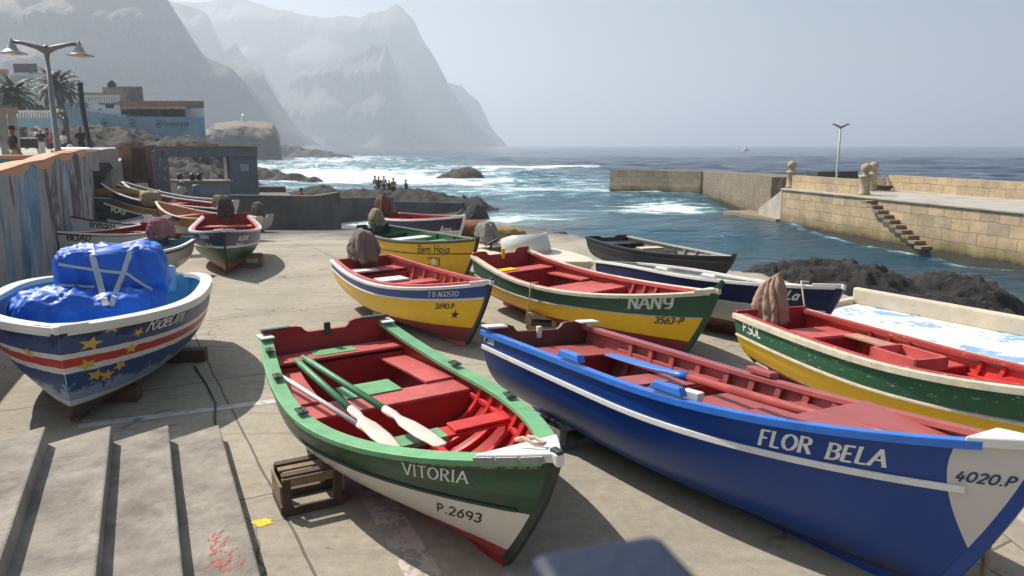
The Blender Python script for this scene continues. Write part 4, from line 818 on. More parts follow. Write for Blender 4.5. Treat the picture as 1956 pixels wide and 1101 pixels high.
pbox('balustrade_rail', 112, 229, 182, 186, D0 + .05, .45, m_rwhite, re); pbox('vent', 202, 217, 199.5, 207, D0 + .17, .1, m_black, re); pbox('vent', 189, 193, 208, 211, D0 + .17, .1, m_black, re); pbox('vent', 186, 190, 215, 222, D0 + .17, .1, m_metal, re)
for x in (136, 142, 148, 155, 161): pbox('baluster', x, x + 2.2, 206, 222, D0 + .12, .12, m_turq, re)
pbox('wall_panel', 143, 167, 197, 206, D0 + .1, .12, plain('grey_green_panel', (.20, .27, .28), .7), re)
p = far(214, 169, D0 + 3); child(MB().lathe([(.45, -.2), (.5, .0), (.5, .55), (.3, .72), (.28, .85), (.02, .9)], (p.x, p.y, p.z), 14).build('water_tank', m_black, smooth=True), re)
m_rl = plain('dark_sign_paint', (.05, .06, .07), .7); p = far(188, 201, D0); sign(lettering('Restaurante', .40, .13, gap=.1), (p.x, D0 + .18, p.z), (1, 0, 0), (0, 0, 1), m_rl, re)
p = far(316, 241, D0 - 4.0); sign(lettering('Restaurante', .5, .14, gap=.1), (p.x, D0 - 4.5, p.z), (1, -.22, 0), (0, 0, 1), m_rl, re)
for px, py, dd in ((201, 235, D0 - 2.0), (305, 236.5, D0 - 4.0), (255, 235, D0 - 3.1)):
    ring = Flat(); q = [(.42 * math.cos(R(k * 24)), .42 * math.sin(R(k * 24))) for k in range(16)]; i_ = [(.34 * math.cos(R(k * 24)), .34 * math.sin(R(k * 24))) for k in range(16)]
    for k in range(13): ring.quad(q[k], q[k + 1], i_[k + 1], i_[k])
    ring.quad((-.25, -.1), (.0, -.2), (.24, .05), (.1, .14), (-.1, .1)); p = far(px, py, dd); sign(ring, (p.x, dd - .15, p.z), (1, -.22 if px > 230 else -.3, 0), (0, 0, 1), m_rl, re, 'fish_emblem')
p = far(446, 224, 262); o = MB().lathe([(1.2, -1.5), (.8, 1), (.4, 1.3), (.3, 2)], (p.x, 272, p.z), 8).build('cairn', m_white); tag(o, 'small white marker on top of the brown headland', 'marker')
# houses, far left
def house(name, boxes, label):
    x0, x1, y0, y1, d = boxes[0][1:6]; t = empty(name, (far(x0, y1, d).x, d, 2), label=label, cat='house')
    for nm, a0, a1, b0, b1, d, dep, mat in boxes: pbox(nm, a0, a1, b0, b1, d, dep, mat, t)
house('house', [('wall', 28, 74, 141, 215, 105, 8, m_rwhite), ('upper_storey', 27, 70, 122, 141, 105, 7, plain('dark_grey_render', (.09, .09, .095), .8)), ('window', 56, 61, 150, 163, 104.9, .2, m_ltblue), ('window', 64, 70, 150, 163, 104.9, .2, m_ltblue), ('balcony', 27, 56, 139, 144, 103.8, 1.2, m_rwhite)], 'white house with a dark grey top storey behind the palms')
house('house', [('wall', -40, 14, 138, 215, 98, 8, m_rwhite), ('roof', -42, 16, 133, 137.5, 97, 9.5, m_orange)], 'white house with a flat orange roof at the left edge')
bl = empty('balustrade', (far(60, 230, 62).x, 62, 2.8), label='white balustrade on a light blue terrace wall under the palms', cat='balustrade')
pbox('terrace_wall', -60, 112, 226, 243, 62, .6, m_turq, bl); pbox('rail', -60, 112, 211, 215, 62, .4, m_rwhite, bl)
for x in np.arange(-56, 110, 5.2): pbox('baluster', x, x + 2.4, 215, 226, 62.1, .2, m_rwhite, bl)
pg = empty('pergola', (far(20, 280, 33).x, 33, 2.2), label='grey concrete pergola frame at the left edge of the promenade', cat='pergola')
for x in (4, 24): pbox('pillar', x, x + 7, 215, 300, 33, .25, m_conc, pg)
pbox('roof_beam', -40, 34, 205, 216, 32.8, .5, m_conc, pg); pbox('roof_slab', -40, 20, 200, 205, 32.6, 2, m_concd, pg)
rf = empty('rope_fence', (far(60, 262, 47).x, 47, 2.5), label='rope strung between thin posts beside the promenade', cat='fence')
for x in (48, 68, 90): pbox('post', x, x + 2, 245, 285, 47, .08, m_woodd, rf)
for y in (250, 262):
    a, b, c_ = far(48, y, 47), far(69, y + 4, 47), far(91, y, 47); child(MB().tube([a, (a + b) / 2 - Vector((0, 0, .12)), b, (b + c_) / 2 - Vector((0, 0, .12)), c_], .025, 6).build('rope', m_rope), rf)
rnd = random.Random(3)
# palms
m_trunk = wood('palm_trunk_bark', (.13, .10, .07)); m_frond = plain('dusty_palm_leaf', (.10, .115, .055), .6, .5, 2.5)
def palm(px, py, d, r, zg, label, seed, nf=95):
    c = far(px, py, d); t = empty('palm_tree', (c.x, c.y, zg), label=label, cat='palm tree', group='palms beside the promenade'); rnd = random.Random(seed)
    h = c.z - zg; mb = MB(); mb.tube([(.3 * math.sin(i * .4), 0, h * i / 10) for i in range(11)], [.32 - .012 * i + .02 * (i % 2) for i in range(11)], 10); mb.build('trunk', m_trunk, t, True)
    mb = MB(); top = Vector((.3 * math.sin(4), 0, h))
    for k in range(nf):
        az = k * 2.399 + rnd.uniform(-.2, .2); el = R(rnd.uniform(-25, 78)); L = r * rnd.uniform(.8, 1.1); pts = []; p = top.copy(); dz = math.sin(el)
        for i in range(10):
            pts.append(p.copy()); s = L / 9; e = el - (i / 9) ** 1.4 * R(75); p = p + Vector((math.cos(az) * math.cos(e), math.sin(az) * math.cos(e), math.sin(e))) * s
        for i in range(9):
            a, b = pts[i], pts[i + 1]; dr = (b - a).normalized(); sd = Vector((-math.sin(az), math.cos(az), 0)); mb.add([a + sd * .02, a - sd * .02, b - sd * .015, b + sd * .015], [(0, 1, 2, 3)])
            if i < 1: continue
            for q in range(3):
                o_ = a + (b - a) * (q / 3); ll = r * .21 * (1 - abs(i / 9 - .4)) * rnd.uniform(.7, 1.15)
                for s in (-1, 1):
                    tip = o_ + (sd * s * .8 + dr * .55 + Vector((0, 0, -.25 + rnd.uniform(-.2, .2)))) * ll; mb.add([o_, o_ + dr * .12, tip], [(0, 1, 2)])
    mb.build('crown', m_frond, t, fix=False); MB().lathe([(.1, -.5), (.38, -.2), (.3, .2), (.05, .4)], top, 8).build('crown_heart', m_trunk, t)
palm(112, 168, 74, 2.6, 2.9, 'bushier palm right of the lamp post with drooping fronds', 1); palm(30, 185, 66, 2.3, 2.9, 'paler palm left of the lamp post against the white house', 2)
rk = rnd
o = MB()
for k in range(260): 
    p = far(rnd.uniform(60, 118), rnd.uniform(205, 228), 66 + rnd.uniform(-1, 1)); a = rnd.uniform(0, 6.28); e = rnd.uniform(-.6, 1.2); dd = Vector((math.cos(a) * math.cos(e), math.sin(a) * math.cos(e), math.sin(e))) * rnd.uniform(.25, .5); s = dd.orthogonal().normalized() * .12; o.add([p, p + dd * .5 + s, p + dd, p + dd * .5 - s], [(0, 1, 2, 3)])
o = o.build('shrub', plain('yellow_green_leaf', (.13, .15, .04), .6, .4, 3), fix=False); tag(o, 'yellow green shrub between the palms and the restaurant', 'shrub')
# ------------------------------------------------------------------ boats
def FB(q, label, **k): return Boat(q, label, **k)
def two(B, S, hB, hS, hM, bm, bs, R_=.5, pp=2.2, lift=0):
    B, S = Vector(B), Vector(S); L = math.hypot(B.x - S.x, B.y - S.y); q = dict(x=S.x, y=S.y, psi=math.atan2(B.y - S.y, B.x - S.x), L=L, bm=bm, bs=bs, zS=hS, zM=hM, zB=hB, R=R_, pp=pp)
    return q, S.z - hS, ((B.z - S.z) - (hB - hS)) / L
def cap(b, mat, out=.03, inw=.085, h=.05, sides=(1, -1), t1=.985, name='gunwale'): return b.strip(name, mat, 1.0, out, h, 0, t1, sides, inw, -.02)
def fit_out(b, inside, thw=(), ribs=(), bulk=(), floor=None, ribmat=None):
    for t0, t1, zf, m in thw: b.deck('thwart', m, t0, t1, zf)
    for t in ribs: b.rib(ribmat or inside, t)
    for t, zf in bulk: b.bulkhead(inside, t, zf)
    if floor is not None: b.deck('floor_boards', floor, .08, .9, 0, absz=.30)
def words(b, txt, h, t0, v0, mat, side=-1, name='name_lettering', **k):
    if t0 > 1: t0, v0 = b.find(t0, v0, side)
    return b.decal(name, lettering(txt, h, **k), mat, t0, v0, side)
m_lw = plain('white_sign_paint', (.72, .72, .70), .5, .06); m_lk = plain('black_sign_paint', (.012, .012, .014), .5, .1); m_lg = plain('old_gold_paint', (.62, .40, .05), .5, .15)
# --- VITORIA
b = FB(dict(x=-2.217, y=8.481, psi=-1.022, L=4.802, bm=.958, bs=.744, zS=.98, zM=.748, zB=1.142, R=.63, heel=.004, pp=2.01), 'green and white boat VITORIA with red inside and oars lying in it'); V = b
hm = hull_paint('vitoria_hull_paint', [(0, (.50, .03, .03)), (.26, (.76, .73, .66)), (.648, (.015, .015, .015)), (.66, GREEN_D)], wear_amt=.74, drip=.12, tilt=.32, smudge=[(.80, 1.0, (.02, .09, .04))])
b.hull(hm, m_redd); b.keel(m_redd, stem_mat=plain('black_green_stem', (.02, .035, .025), .5, .4, 9, wear=(.4, .36, .28), wear_amt=.66)); b.transom(m_greend, m_redd)
cap(b, m_greenl, .035, .115, .045); b.strip('rub_rail', plain('peeling_rail', (.30, .23, .14), .8, .6, 14, .8, .012, wear=(.03, .07, .04), wear_amt=.50), .952, .036, .03, .03, .985); b.strip('rub_strake', m_greend, lambda t: .668 - .32 * max(t - .6, 0) - .2 * max(.6 - t, 0), .016, .025, 0, .97)
b.breasthook(m_white, .90, .02, .05, .035)
for s in (1, -1):
    MB().box(b.P(.004, 1, s) + Vector((.03, -s * .155, .063)), (.075, .34, .018)).build('transom_cap', m_greend, b.root, bevel=.006); MB().box(b.P(.012, 1, s) + Vector((.05, -s * .03, .012)), (.22, .15, .02), -s * .06).build('corner_cap', m_white, b.root, bevel=.006)
b.deck('stern_bench', m_salmon, .03, .10, .16); b.deck('bench_patch', m_greenl, .035, .085, .157, .02, -.35, .32, bevel=0)
for s in (1, -1): b.deck('side_bench', m_salmon, .10, .335, .15, .03, *(sorted((s * .62, s * 1.0))))
b.deck('thwart', m_salmon, .335, .415, .13); b.bulkhead(m_redd, .412, .165); b.bulkhead(m_redd, .10, .20); b.bulkhead(m_redd, .34, .17)
b.deck('hatch_board', m_greenl, .265, .345, .125, .02, -.36, .30)
for t0, t1, zf in ((.60, .645, .15), (.79, .83, .18)):
    b.deck('thwart', m_red, t0, t1, zf); b.deck('thwart_patch', m_greenl, t0 - .001, t1 + .001, zf - .004, .038, -.62, .12, bevel=0)
b.deck('loose_plank', m_red, .598, .642, .115, .025, .22, .95)
for t in (.46, .52, .58, .665, .72, .77, .85, .89, .93): b.rib(m_red, t)
for y in (-.33, .0, .33):
    mb = MB(); mb.bar(b.P(.43, .0) + Vector((0, y, .20)), b.P(.76, .0) + Vector((0, y * .55, .26)), .07, .05); mb.build('floor_stringer', m_red, b.root)
for s in (1, -1): b.strip('inner_stringer', m_red, .72, -.03, .05, .42, .93, (s,), .07); b.strip('inner_stringer', m_red, .93, -.03, .05, .42, .93, (s,), .06)
mb = MB(); rnd = random.Random(2)
for i in range(9):
    for j in range(7):
        pass
n_ = 22; vs = []; fs = []
for i in range(n_ + 1):
    for j in range(n_ + 1):
        t = .80 + .13 * i / n_; y = (-.75 + 1.0 * j / n_); z = .42 + .13 * MN.noise(Vector((i * .25, j * .3, 1))) + .05 * MN.noise(Vector((i * .9, j * .9, 2))) + .12 * abs(y); vs.append((b.X(t, .5), y * b.inner(t, .55), z))
for i in range(n_):
    for j in range(n_): k = i * (n_ + 1) + j; fs.append((k, k + 1, k + n_ + 2, k + n_ + 1))
o = MB().add(vs, fs).build('fishing_net', m_netred, None, True, fix=False); o.matrix_world = b.M; tag(o, 'red fishing net heaped in the bow of the VITORIA', 'net')
for t, s in ((.10, -1), (.24, -1), (.45, -1), (.335, 1), (.60, 1)):
    p = b.P(t, 1, s); q = b.P(t + .01, 1, s); a = math.atan2(q.y - p.y, q.x - p.x); p.y -= s * .05; mb = MB(); mb.box(p + Vector((0, 0, .043)), (.15, .085, .02), a)
    for dx in (-.04, .04): mb.lathe([(.014, 0), (.014, .012)], p + Vector((dx * math.cos(a), dx * math.sin(a), .05)), 8)
    mb.build('rowlock_plate', m_rubber, b.root, bevel=.004)
mb = MB(); mb.tube([b.P(.955, 1, -1) + Vector((x, .09 + y, .06 + z)) for x, y, z in ((-.16, -.02, 0), (-.1, .0, .03), (0, .02, .02), (.07, .05, .035), (.03, .09, .02), (-.06, .07, .03), (-.12, .05, .02))], .014, 7); mb.build('bow_rope', m_rope, b.root, True)
mb = MB()
for k in range(3): mb.bar(b.P(.90 + k * .032, .985, -1) + Vector((0, -.042, .01)), b.P(.928 + k * .032, .985, -1) + Vector((0, -.042, .01)), .012, .05)
mb.build('metal_edge', m_metal, b.root, bevel=.003)
words(b, 'VITORIA', .108, 772, 905, m_lw, serif=.09, wd=.15, gap=.20); words(b, 'P.2693', .10, 836, 975, m_lk, name='number_lettering', wd=.15, gap=.2, jit=.05)
MB().box(b.P(0, .98, 0) + Vector((.06, 0, .0)), (.06, .07, .16)).build('sculling_notch', m_greend, b.root, bevel=.01)
# oars
def oar(p0, p1, bl, m1, m2, label, r=.03, bw=.085, grp=None, shaft2=None):
    p0, p1 = Vector(p0), Vector(p1); L = (p1 - p0).length; d = (p1 - p0).normalized(); t = empty('oar', p0, d.to_track_quat('X', 'Z').to_euler(), label, 'oar', grp)
    mb = MB(); mb.tube([(0, 0, 0), (.12, 0, 0), (.16, 0, 0), (L - bl, 0, 0)], [r * .75, r * .8, r, r * .95], 10); mb.build('shaft', m1, t, True)
    mb = MB(); vs, fs = [], []; st_ = ((L - bl - .02, r * 1.1, r * 1.1), (L - bl + .12, r * 1.5, r * .95), (L - bl + .22, r * 1.1, r * .7), (L - bl * .6, bw * .9, .012), (L - bl * .3, bw, .008), (L - .03, bw * .75, .006), (L, bw * .3, .005))
    for x, yy, zz in st_:
        for k in range(10): a = k * .6283; vs.append((x, yy * math.cos(a), zz * math.sin(a)))
    for i in range(len(st_) - 1):
        for k in range(10): fs.append((i * 10 + k, i * 10 + (k + 1) % 10, i * 10 + 10 + (k + 1) % 10, i * 10 + 10 + k))
    fs += [tuple(range(10)), tuple(60 + k for k in range(9, -1, -1))]; mb.add(vs, fs).build('blade', m2, t, True)
def on(b, t, yf, z): return b.w((b.X(t, .6), yf * b.inner(t, min(z, b.zs(t) - .05)), z))
m_greeno = plain('green_oar_paint', (.06, .27, .12), .5, .2, 7, wear=(.3, .3, .2), wear_amt=.72); m_oarw = plain('worn_white_oar_paint', (.66, .58, .50), .6, .15, 5, wear=(.4, .33, .26), wear_amt=.66)
z_ = .735
oar(lev(565, 688, .80), lev(755, 858, .71), .95, m_greeno, m_oarw, 'green oar with a white blade, nearer the boat side of the pair in VITORIA', .034, .09)
oar(lev(578, 682, .80), lev(845, 852, .74), .95, m_greeno, m_oarw, 'green oar with a white blade, nearer the middle of VITORIA', .034, .09)
oar(lev(540, 720, .76), lev(745, 850, .70), .5, m_white, m_white, 'all white oar along the left side of VITORIA', .024, .05)
# --- FLOR BELA
b = FB(dict(x=.206, y=8.397, psi=-.957, L=5.20, bm=.795, bs=.765, zS=.98, zM=.985, zB=1.30, R=.492, heel=-.10, pp=2.16), 'large blue boat FLOR BELA with white bow and salmon red inside'); FBo = b
hm = hull_paint('florbela_hull_paint', [(0, (.03, .035, .06)), (.05, (.014, .05, .22)), (.10, BLUE)], wear_amt=.86, patch=(.915, (.60, .57, .53)), rough=.28, drip=.06, wear=(.02, .05, .16))
m_salmon2 = plain('salmon_red_paint', (.36, .085, .08), .45, .15, 4, wear=(.25, .05, .05), wear_amt=.70)
b.hull(hm, m_salmon2); b.keel(m_blue, stem_mat=m_blue); b.transom(m_blue, plain('brown_red_paint', (.11, .028, .024), .5), notch=.45)
cap(b, m_bluer, .03, .06, .06, (-1,), .94); cap(b, m_salmon2, .012, .10, .05, (1,), .93); b.strip('edge_trim', m_bluer, .985, .028, .035, 0, .93, (1,))
b.strip('white_stripe', m_white, lambda t: .735 - .08 * (t - .5), .022, .05, .0, .945); b.breasthook(m_white, .925, .015, .05, .03)
b.deck('bow_deck', m_salmon2, .72, .925, .035, .03)
b.deck('stern_bench', m_salmon2, .03, .13, .20)
for s in (1, -1): b.deck('side_bench', m_salmon2, .13, .34, .19, .03, *(sorted((s * .66, s * 1.0)))); b.strip('inner_stringer', m_salmon2, .80, -.03, .05, .13, .72, (s,), .08); MB().box(b.P(.015, 1, s) + Vector((.05, -s * .08, .066)), (.14, .28, .026)).build('transom_cap', m_white, b.root, bevel=.01)
b.deck('thwart', m_salmon2, .34, .42, .14); b.deck('thwart', m_salmon2, .345, .40, .115, .02, -.9, .1); b.deck('thwart', m_salmon2, .60, .65, .12); b.bulkhead(m_redd, .42, .17); b.bulkhead(m_redd, .12, .22); b.bulkhead(m_redd, .72, .06)
for t in (.17, .23, .29, .36, .43, .49, .55, .61, .67): b.rib(m_salmon2, t, .06, .06)
b.deck('engine_box', m_salmon2, .50, .60, .13, .22, -.35, .5)
for t in (.30, .535):
    p = b.P(t, 1, -1); q = b.P(t + .01, 1, -1); a = math.atan2(q.y - p.y, q.x - p.x); mb = MB(); vs = []
    mb.box(p + Vector((0, .02, .07)), (.34, .10, .07), a, taper=.78); mb.build('thole_pad', m_bluer, b.root, bevel=.012)
p = b.P(.56, 1, -1); MB().box(p + Vector((0, .16, .02)), (.16, .10, .08), .2).build('white_block', m_white, b.root, bevel=.008); p = b.P(.50, 1, 1); MB().box(p + Vector((0, -.02, .045)), (.3, .12, .05), -.1).build('thole_pad', m_salmon2, b.root, bevel=.01)
MB().box(b.P(0, .98, 0) + Vector((.06, 0, -.03)), (.05, .06, .14)).build('sculling_notch', m_white, b.root, bevel=.01)
words(b, 'FLOR', .122, 1448, 847, m_lw, serif=.10, wd=.21, gap=.17, jit=.03); words(b, 'BELA', .122, 1578, 874, m_lw, serif=.10, wd=.21, gap=.17, jit=.03); words(b, '4020.P', .068, 1822, 916, plain('navy_sign_paint', (.02, .03, .12), .5), name='number_lettering', wd=.2, gap=.18, jit=.03); words(b, 'P.Sol', .085, 925, 652, m_lw, name='port_lettering', wd=.2, gap=.1)
m_blo = m_bluer
oar(lev(1800, 862, 1.12), lev(1160, 676, .86), 1.25, plain('red_oar_paint', (.33, .06, .055), .45), m_blo, 'long red oar with a blue blade lying in FLOR BELA', .04, .085)
# --- 7 D AGOSTO
b = FB(dict(x=-2.983, y=14.316, psi=-.97, L=4.732, bm=.803, bs=.611, zS=.927, zM=.839, zB=1.153, R=.685), 'yellow and blue boat with red bottom and a black star near its white bow'); AG = b
hm = hull_paint('agosto_hull_paint', [(0, (.27, .035, .035)), (.28, YELLOW), (.75, (.70, .72, .74)), (.785, (.015, .065, .28))], wear_amt=.82)
b.hull(hm, m_salmon); b.keel(m_salmon, stem_mat=m_black); b.transom(m_salmon, m_redd, horns=0)
cap(b, m_white, .03, .05, .045); b.strip('inwale', m_salmon, 1.0, -.04, .05, .02, .95, (1, -1), .10, .015); b.strip('white_stripe', m_white, .768, .014, .03, .0, .985); b.breasthook(m_white, .94, .02, .05, .03)
fit_out(b, m_redd, [(.05, .14, .14, m_salmon), (.33, .40, .17, m_salmon), (.45, .54, .20, m_salmon), (.70, .74, .18, m_salmon)], (.2, .28, .37, .44, .5, .56, .62, .68, .74, .8, .86), [(.15, .2), (.42, .2)], m_redd, m_salmon)
b.deck('white_board', m_white, .26, .34, .13, .03, -.4, .35); b.deck('white_board', m_white, .10, .15, .11, .03, -.8, .1)
mb = MB(); mb.tube([on_ for on_ in [Vector((b.X(.62 + .02 * k, .6), -.18 + .11 * math.sin(k * 1.9), .70 + .012 * (k % 3))) for k in range(12)]], .016, 6); mb.build('rope', m_rope, b.root, True)
words(b, '7 D AGOSTO', .080, 818, 567, m_lw, serif=.09, wd=.16, gap=.12, wx=.9); words(b, '2690.P', .085, 832, 589, m_lk, name='number_lettering', wd=.21, gap=.16); b.decal('star_emblem', star(.085), m_lk, .905, .50, -1)
# --- NANY
b = FB(dict(x=-.213, y=14.188, psi=-.95, L=5.252, bm=.822, bs=.671, zS=1.048, zM=.817, zB=1.124, R=.555, heel=.014), 'worn green and yellow boat NANY with red bottom and a rope over its side'); NA = b
hm = hull_paint('nany_hull_paint', [(0, (.27, .022, .02)), (.32, (.86, .51, .006)), (.675, (.5, .47, .38)), (.70, (.02, .085, .05))], tilt=.25, wear_amt=.635, wear=(.52, .46, .34), rough=.5)
b.hull(hm, m_redd); b.keel(m_redd, stem_mat=m_greend); b.transom(plain('worn_green_paint', (.03, .13, .07), .5, .2, 6, wear=CREAM, wear_amt=.6), m_redd, notch=.5)
cap(b, m_cream, .03, .075, .055); b.strip('rub_strake', plain('flaking_white_strip', (.5, .48, .4), .7, .3, 9, wear=(.08, .1, .06), wear_amt=.55), lambda t: .69 - .25 * max(t - .6, 0) - .2 * max(.6 - t, 0), .018, .03, 0, .6); b.breasthook(m_cream, .95, .02, .05, .03)
mb = MB(); p = b.P(1, 1); mb.bar(p + Vector((-.03, 0, 0)), p + Vector((.09, 0, .15)), .05, .07); mb.build('stem_head', m_greend, b.root, bevel=.015)
fit_out(b, m_redd, [(.08, .15, .14, m_salmon), (.34, .42, .16, m_salmon), (.44, .52, .13, m_salmon), (.74, .80, .14, m_salmon)], (.56, .62, .68, .83, .88), [(.15, .17), (.34, .19), (.52, .17), (.74, .17)], None, m_salmon)
for s in (1, -1): b.deck('side_bench', m_salmon, .15, .34, .15, .03, *(sorted((s * .7, s * 1.0)))); b.strip('inwale', m_salmon, .97, -.03, .06, .05, .95, (s,), .09)
b.deck('stern_bench', m_yellow, .085, .13, .125, .02, -.9, -.1); MB().box((.09, .0, b.zs(0) - .02), (.05, .06, .2)).build('sculling_post', m_yellow, b.root, bevel=.01)
words(b, 'NANY', .20, 1200, 588, plain('grey_white_sign_paint', (.55, .6, .56), .6, .1, wear=(.04, .1, .06), wear_amt=.72), wd=.2, gap=.14, serif=.06, jit=.03); words(b, '3563-P', .10, 1250, 617, m_lk, name='number_lettering', wd=.22, gap=.18)
mb = MB(); pts = [b.P(.405, 1, -1) + Vector((0, .12, .03)), b.P(.405, 1, -1) + Vector((0, -.05, .05)), b.P(.405, .8, -1) + Vector((0, -.06, 0)), b.P(.40, .45, -1) + Vector((-.02, -.12, 0)), b.P(.40, .3, -1) + Vector((-.02, -.22, -.12))]; mb.tube(pts, .013, 6); mb.tube([Vector((b.X(.6 + .03 * k, .7), -.1 - .35 * math.sin(k * .5) * .9, .73 + .03 * math.sin(k * 2))) for k in range(10)], .014, 6); mb.build('rope', m_rope, b.root, True)
# --- P.SOL right
b = FB(dict(x=3.493, y=9.744, psi=-1.182, L=4.6, bm=.718, bs=.60, zS=.87, zM=.848, zB=1.12, R=.5, heel=-.035, pp=2.28), 'weathered green and yellow boat at the right edge with a cloth covered motor'); PS = b
hm = hull_paint('green_yellow_hull_paint', [(0, (.26, .02, .022)), (.20, (.86, .51, .005)), (.60, (.42, .42, .38)), (.64, (.022, .11, .05))], wear_amt=.60, wear=(.42, .43, .38), rough=.5)
b.hull(hm, m_red); b.keel(m_redd, stem_mat=m_greend); b.transom(plain('worn_green_paint2', (.03, .13, .07), .5, .2, 6, wear=CREAM, wear_amt=.6), m_redd, horns=.05, notch=.3)
cap(b, m_cream, .035, .05, .07); b.strip('inwale', plain('scuffed_red_paint', (.38, .035, .035), .5, .2, 5, wear=(.45, .32, .25), wear_amt=.6), 1.0, -.045, .05, .02, .95, (1, -1), .12, .0); b.strip('rub_strake', m_cream, .61, .02, .03, 0, .98)
fit_out(b, m_redd, [(.10, .20, .12, m_salmon), (.40, .52, .12, m_salmon), (.64, .74, .14, m_red)], (.24, .3, .36, .56, .62, .78, .84), [(.52, .14), (.2, .14), (.74, .16)], m_woodl, m_red)
for s in (1, -1): b.deck('side_bench', plain('sun_bleached_plank', (.50, .28, .20), .7, .3, 5), .20, .42, .10, .03, *(sorted((s * .62, s * 1.0)))); b.strip('inner_stringer', m_red, .72, -.03, .05, .5, .93, (s,), .08)
mb = MB(); z = b.zs(.45) - .08
for (y0, y1, x0, x1) in ((-.24, .24, 0, .04), (-.24, .24, .56, .6), (-.24, -.2, 0, .6), (.2, .24, 0, .6)): mb.box((b.X(.41, .8) + (x0 + x1) / 2, (y0 + y1) / 2, z + .04), (x1 - x0, y1 - y0, .14))
mb.box((b.X(.41, .8) + .3, 0, z - .01), (.5, .4, .02)); mb.build('bait_box', m_salmon, b.root, bevel=.004)
words(b, 'P.SOL', .12, 1420, 632, m_lw, name='port_lettering', wd=.2, gap=.12)
sk = MB(); sk.add([(.75, .02, .02), (4.2, .02, .02), (4.2, .02, .3), (.85, .02, .40), (.75, -.02, .02), (4.2, -.02, .02), (4.2, -.02, .3), (.85, -.02, .40)], [(0, 1, 2, 3), (7, 6, 5, 4), (0, 4, 5, 1), (1, 5, 6, 2), (2, 6, 7, 3), (3, 7, 4, 0)]); sk.build('skeg', m_redd, b.root)
# --- ...LA
b = FB(dict(x=2.023, y=14.496, psi=-1.013, L=4.955, bm=.779, bs=.547, zS=.806, zM=.885, zB=1.102, R=.5, heel=-.12), 'navy and grey white boat with a white rail behind the NANY'); LA = b
m_pale = plain('pale_grey_inside', (.45, .45, .43), .6, .2, 4)
hm = hull_paint('la_hull_paint', [(0, (.11, .022, .02)), (.24, (.55, .53, .50)), (.60, (.7, .7, .7)), (.625, NAVY)], wear_amt=.80)
b.hull(hm, m_pale); b.keel(m_redd, stem_mat=m_navy); b.transom(m_navy, m_pale, horns=0); cap(b, m_white, .03, .06, .05); b.breasthook(m_white, .93, .02, .05, .03); fit_out(b, m_pale, [(.1, .18, .15, m_pale), (.4, .48, .15, m_pale), (.72, .78, .15, m_pale)], (.55, .65))
for t in (.42, .62): p = b.P(t, 1, -1); MB().box(p + Vector((0, .02, .05)), (.3, .09, .05), math.atan2(.1, 1), taper=.8).build('thole_pad', m_white, b.root, bevel=.01)
words(b, 'La', .14, 1499, 571, m_lw, wd=.2, gap=.12, shear=.2)
mb = MB(); p = b.P(.90, 1, -1); mb.tube([p + Vector((-.05, .25, .05)), p + Vector((0, .0, .06)), p + Vector((.05, -.05, .03)), p + Vector((.18, -.1, -.25)), p + Vector((.26, -.1, -.45))], .015, 6); mb.build('mooring_rope', m_rope, b.root, True)
# --- black boat
b = FB(dict(x=2.442, y=18.864, psi=-1.125, L=4.7, bm=.739, bs=.63, zS=.783, zM=.751, zB=.893, R=.694, heel=-.02), 'faded black boat with a pale stripe and grey inside at the water edge')
hm = hull_paint('faded_black_hull_paint', [(0, (.25, .24, .22)), (.22, (.016, .018, .03)), (.45, (.05, .06, .10)), (.55, (.016, .018, .03)), (.80, (.04, .05, .08)), (.86, (.012, .013, .02))], wear_amt=.76, wear=(.2, .2, .2), rough=.5)
mi = plain('grey_weathered_inside', (.30, .30, .27), .8, .3, 4, dirt=.4); b.hull(hm, mi); b.keel(m_black); b.transom(m_black, m_black, horns=.02); cap(b, m_black, .03, .04, .05, (-1,)); cap(b, m_concl, .0, .08, .04, (1,)); fit_out(b, mi, [(.3, .42, .10, plain('dark_thwart', (.05, .045, .035), .7)), (.02, .15, .10, m_black)], (.5, .6, .7), [(.42, .12)]); b.deck('fore_deck', mi, .78, .95, .06)
b.deck('pale_plank', m_cream, .32, .38, .06, .03, -.2, .7)
# --- Bem Haja
b = FB(dict(x=-3.757, y=19.791, psi=-.907, L=4.911, bm=.808, bs=.475, zS=.931, zM=.875, zB=1.077, R=.599, heel=.021), 'plain yellow boat with a black rail and a striped badge near the bow'); BH = b
hm = hull_paint('bem_hull_paint', [(0, (.80, .47, .01)), (.66, (.012, .012, .014)), (.685, (.82, .49, .01))], wear_amt=.86)
b.hull(hm, m_greenl); b.keel(m_yellow, stem_mat=m_black); b.transom(m_greend, m_greend, horns=.08); cap(b, m_black, .025, .03, .035); b.strip('inwale', plain('grey_green_rail', (.16, .19, .17), .7, .3, 6), 1.0, -.03, .04, .02, .95, (1, -1), .10, .0); b.strip('rub_strake', m_black, .675, .014, .02, 0, .98)
fit_out(b, m_greend, [(.3, .38, .10, m_white), (.48, .56, .13, m_greenl), (.72, .78, .15, m_greenl)], (.42, .6, .66), [(.15, .12)])
words(b, 'Bem Haja', .17, 799, 482, m_lk, wd=.14, gap=.12, jit=.03)
sh = Flat()
for k in range(5): sh.quad((k * .075, .04 if k in (0, 4) else 0), (k * .075 + .042, .04 if k in (0, 4) else 0), (k * .075 + .042, .27), (k * .075, .27))
b.decal('striped_badge', sh, m_lk, .76, .28, -1); ci = Flat(); ci.quad(*[(.165 + .075 * math.cos(R(a)), .16 + .075 * math.sin(R(a))) for a in range(0, 360, 24)]); b.decal('badge_disc', ci, m_white, .76, .28, -1, .006)
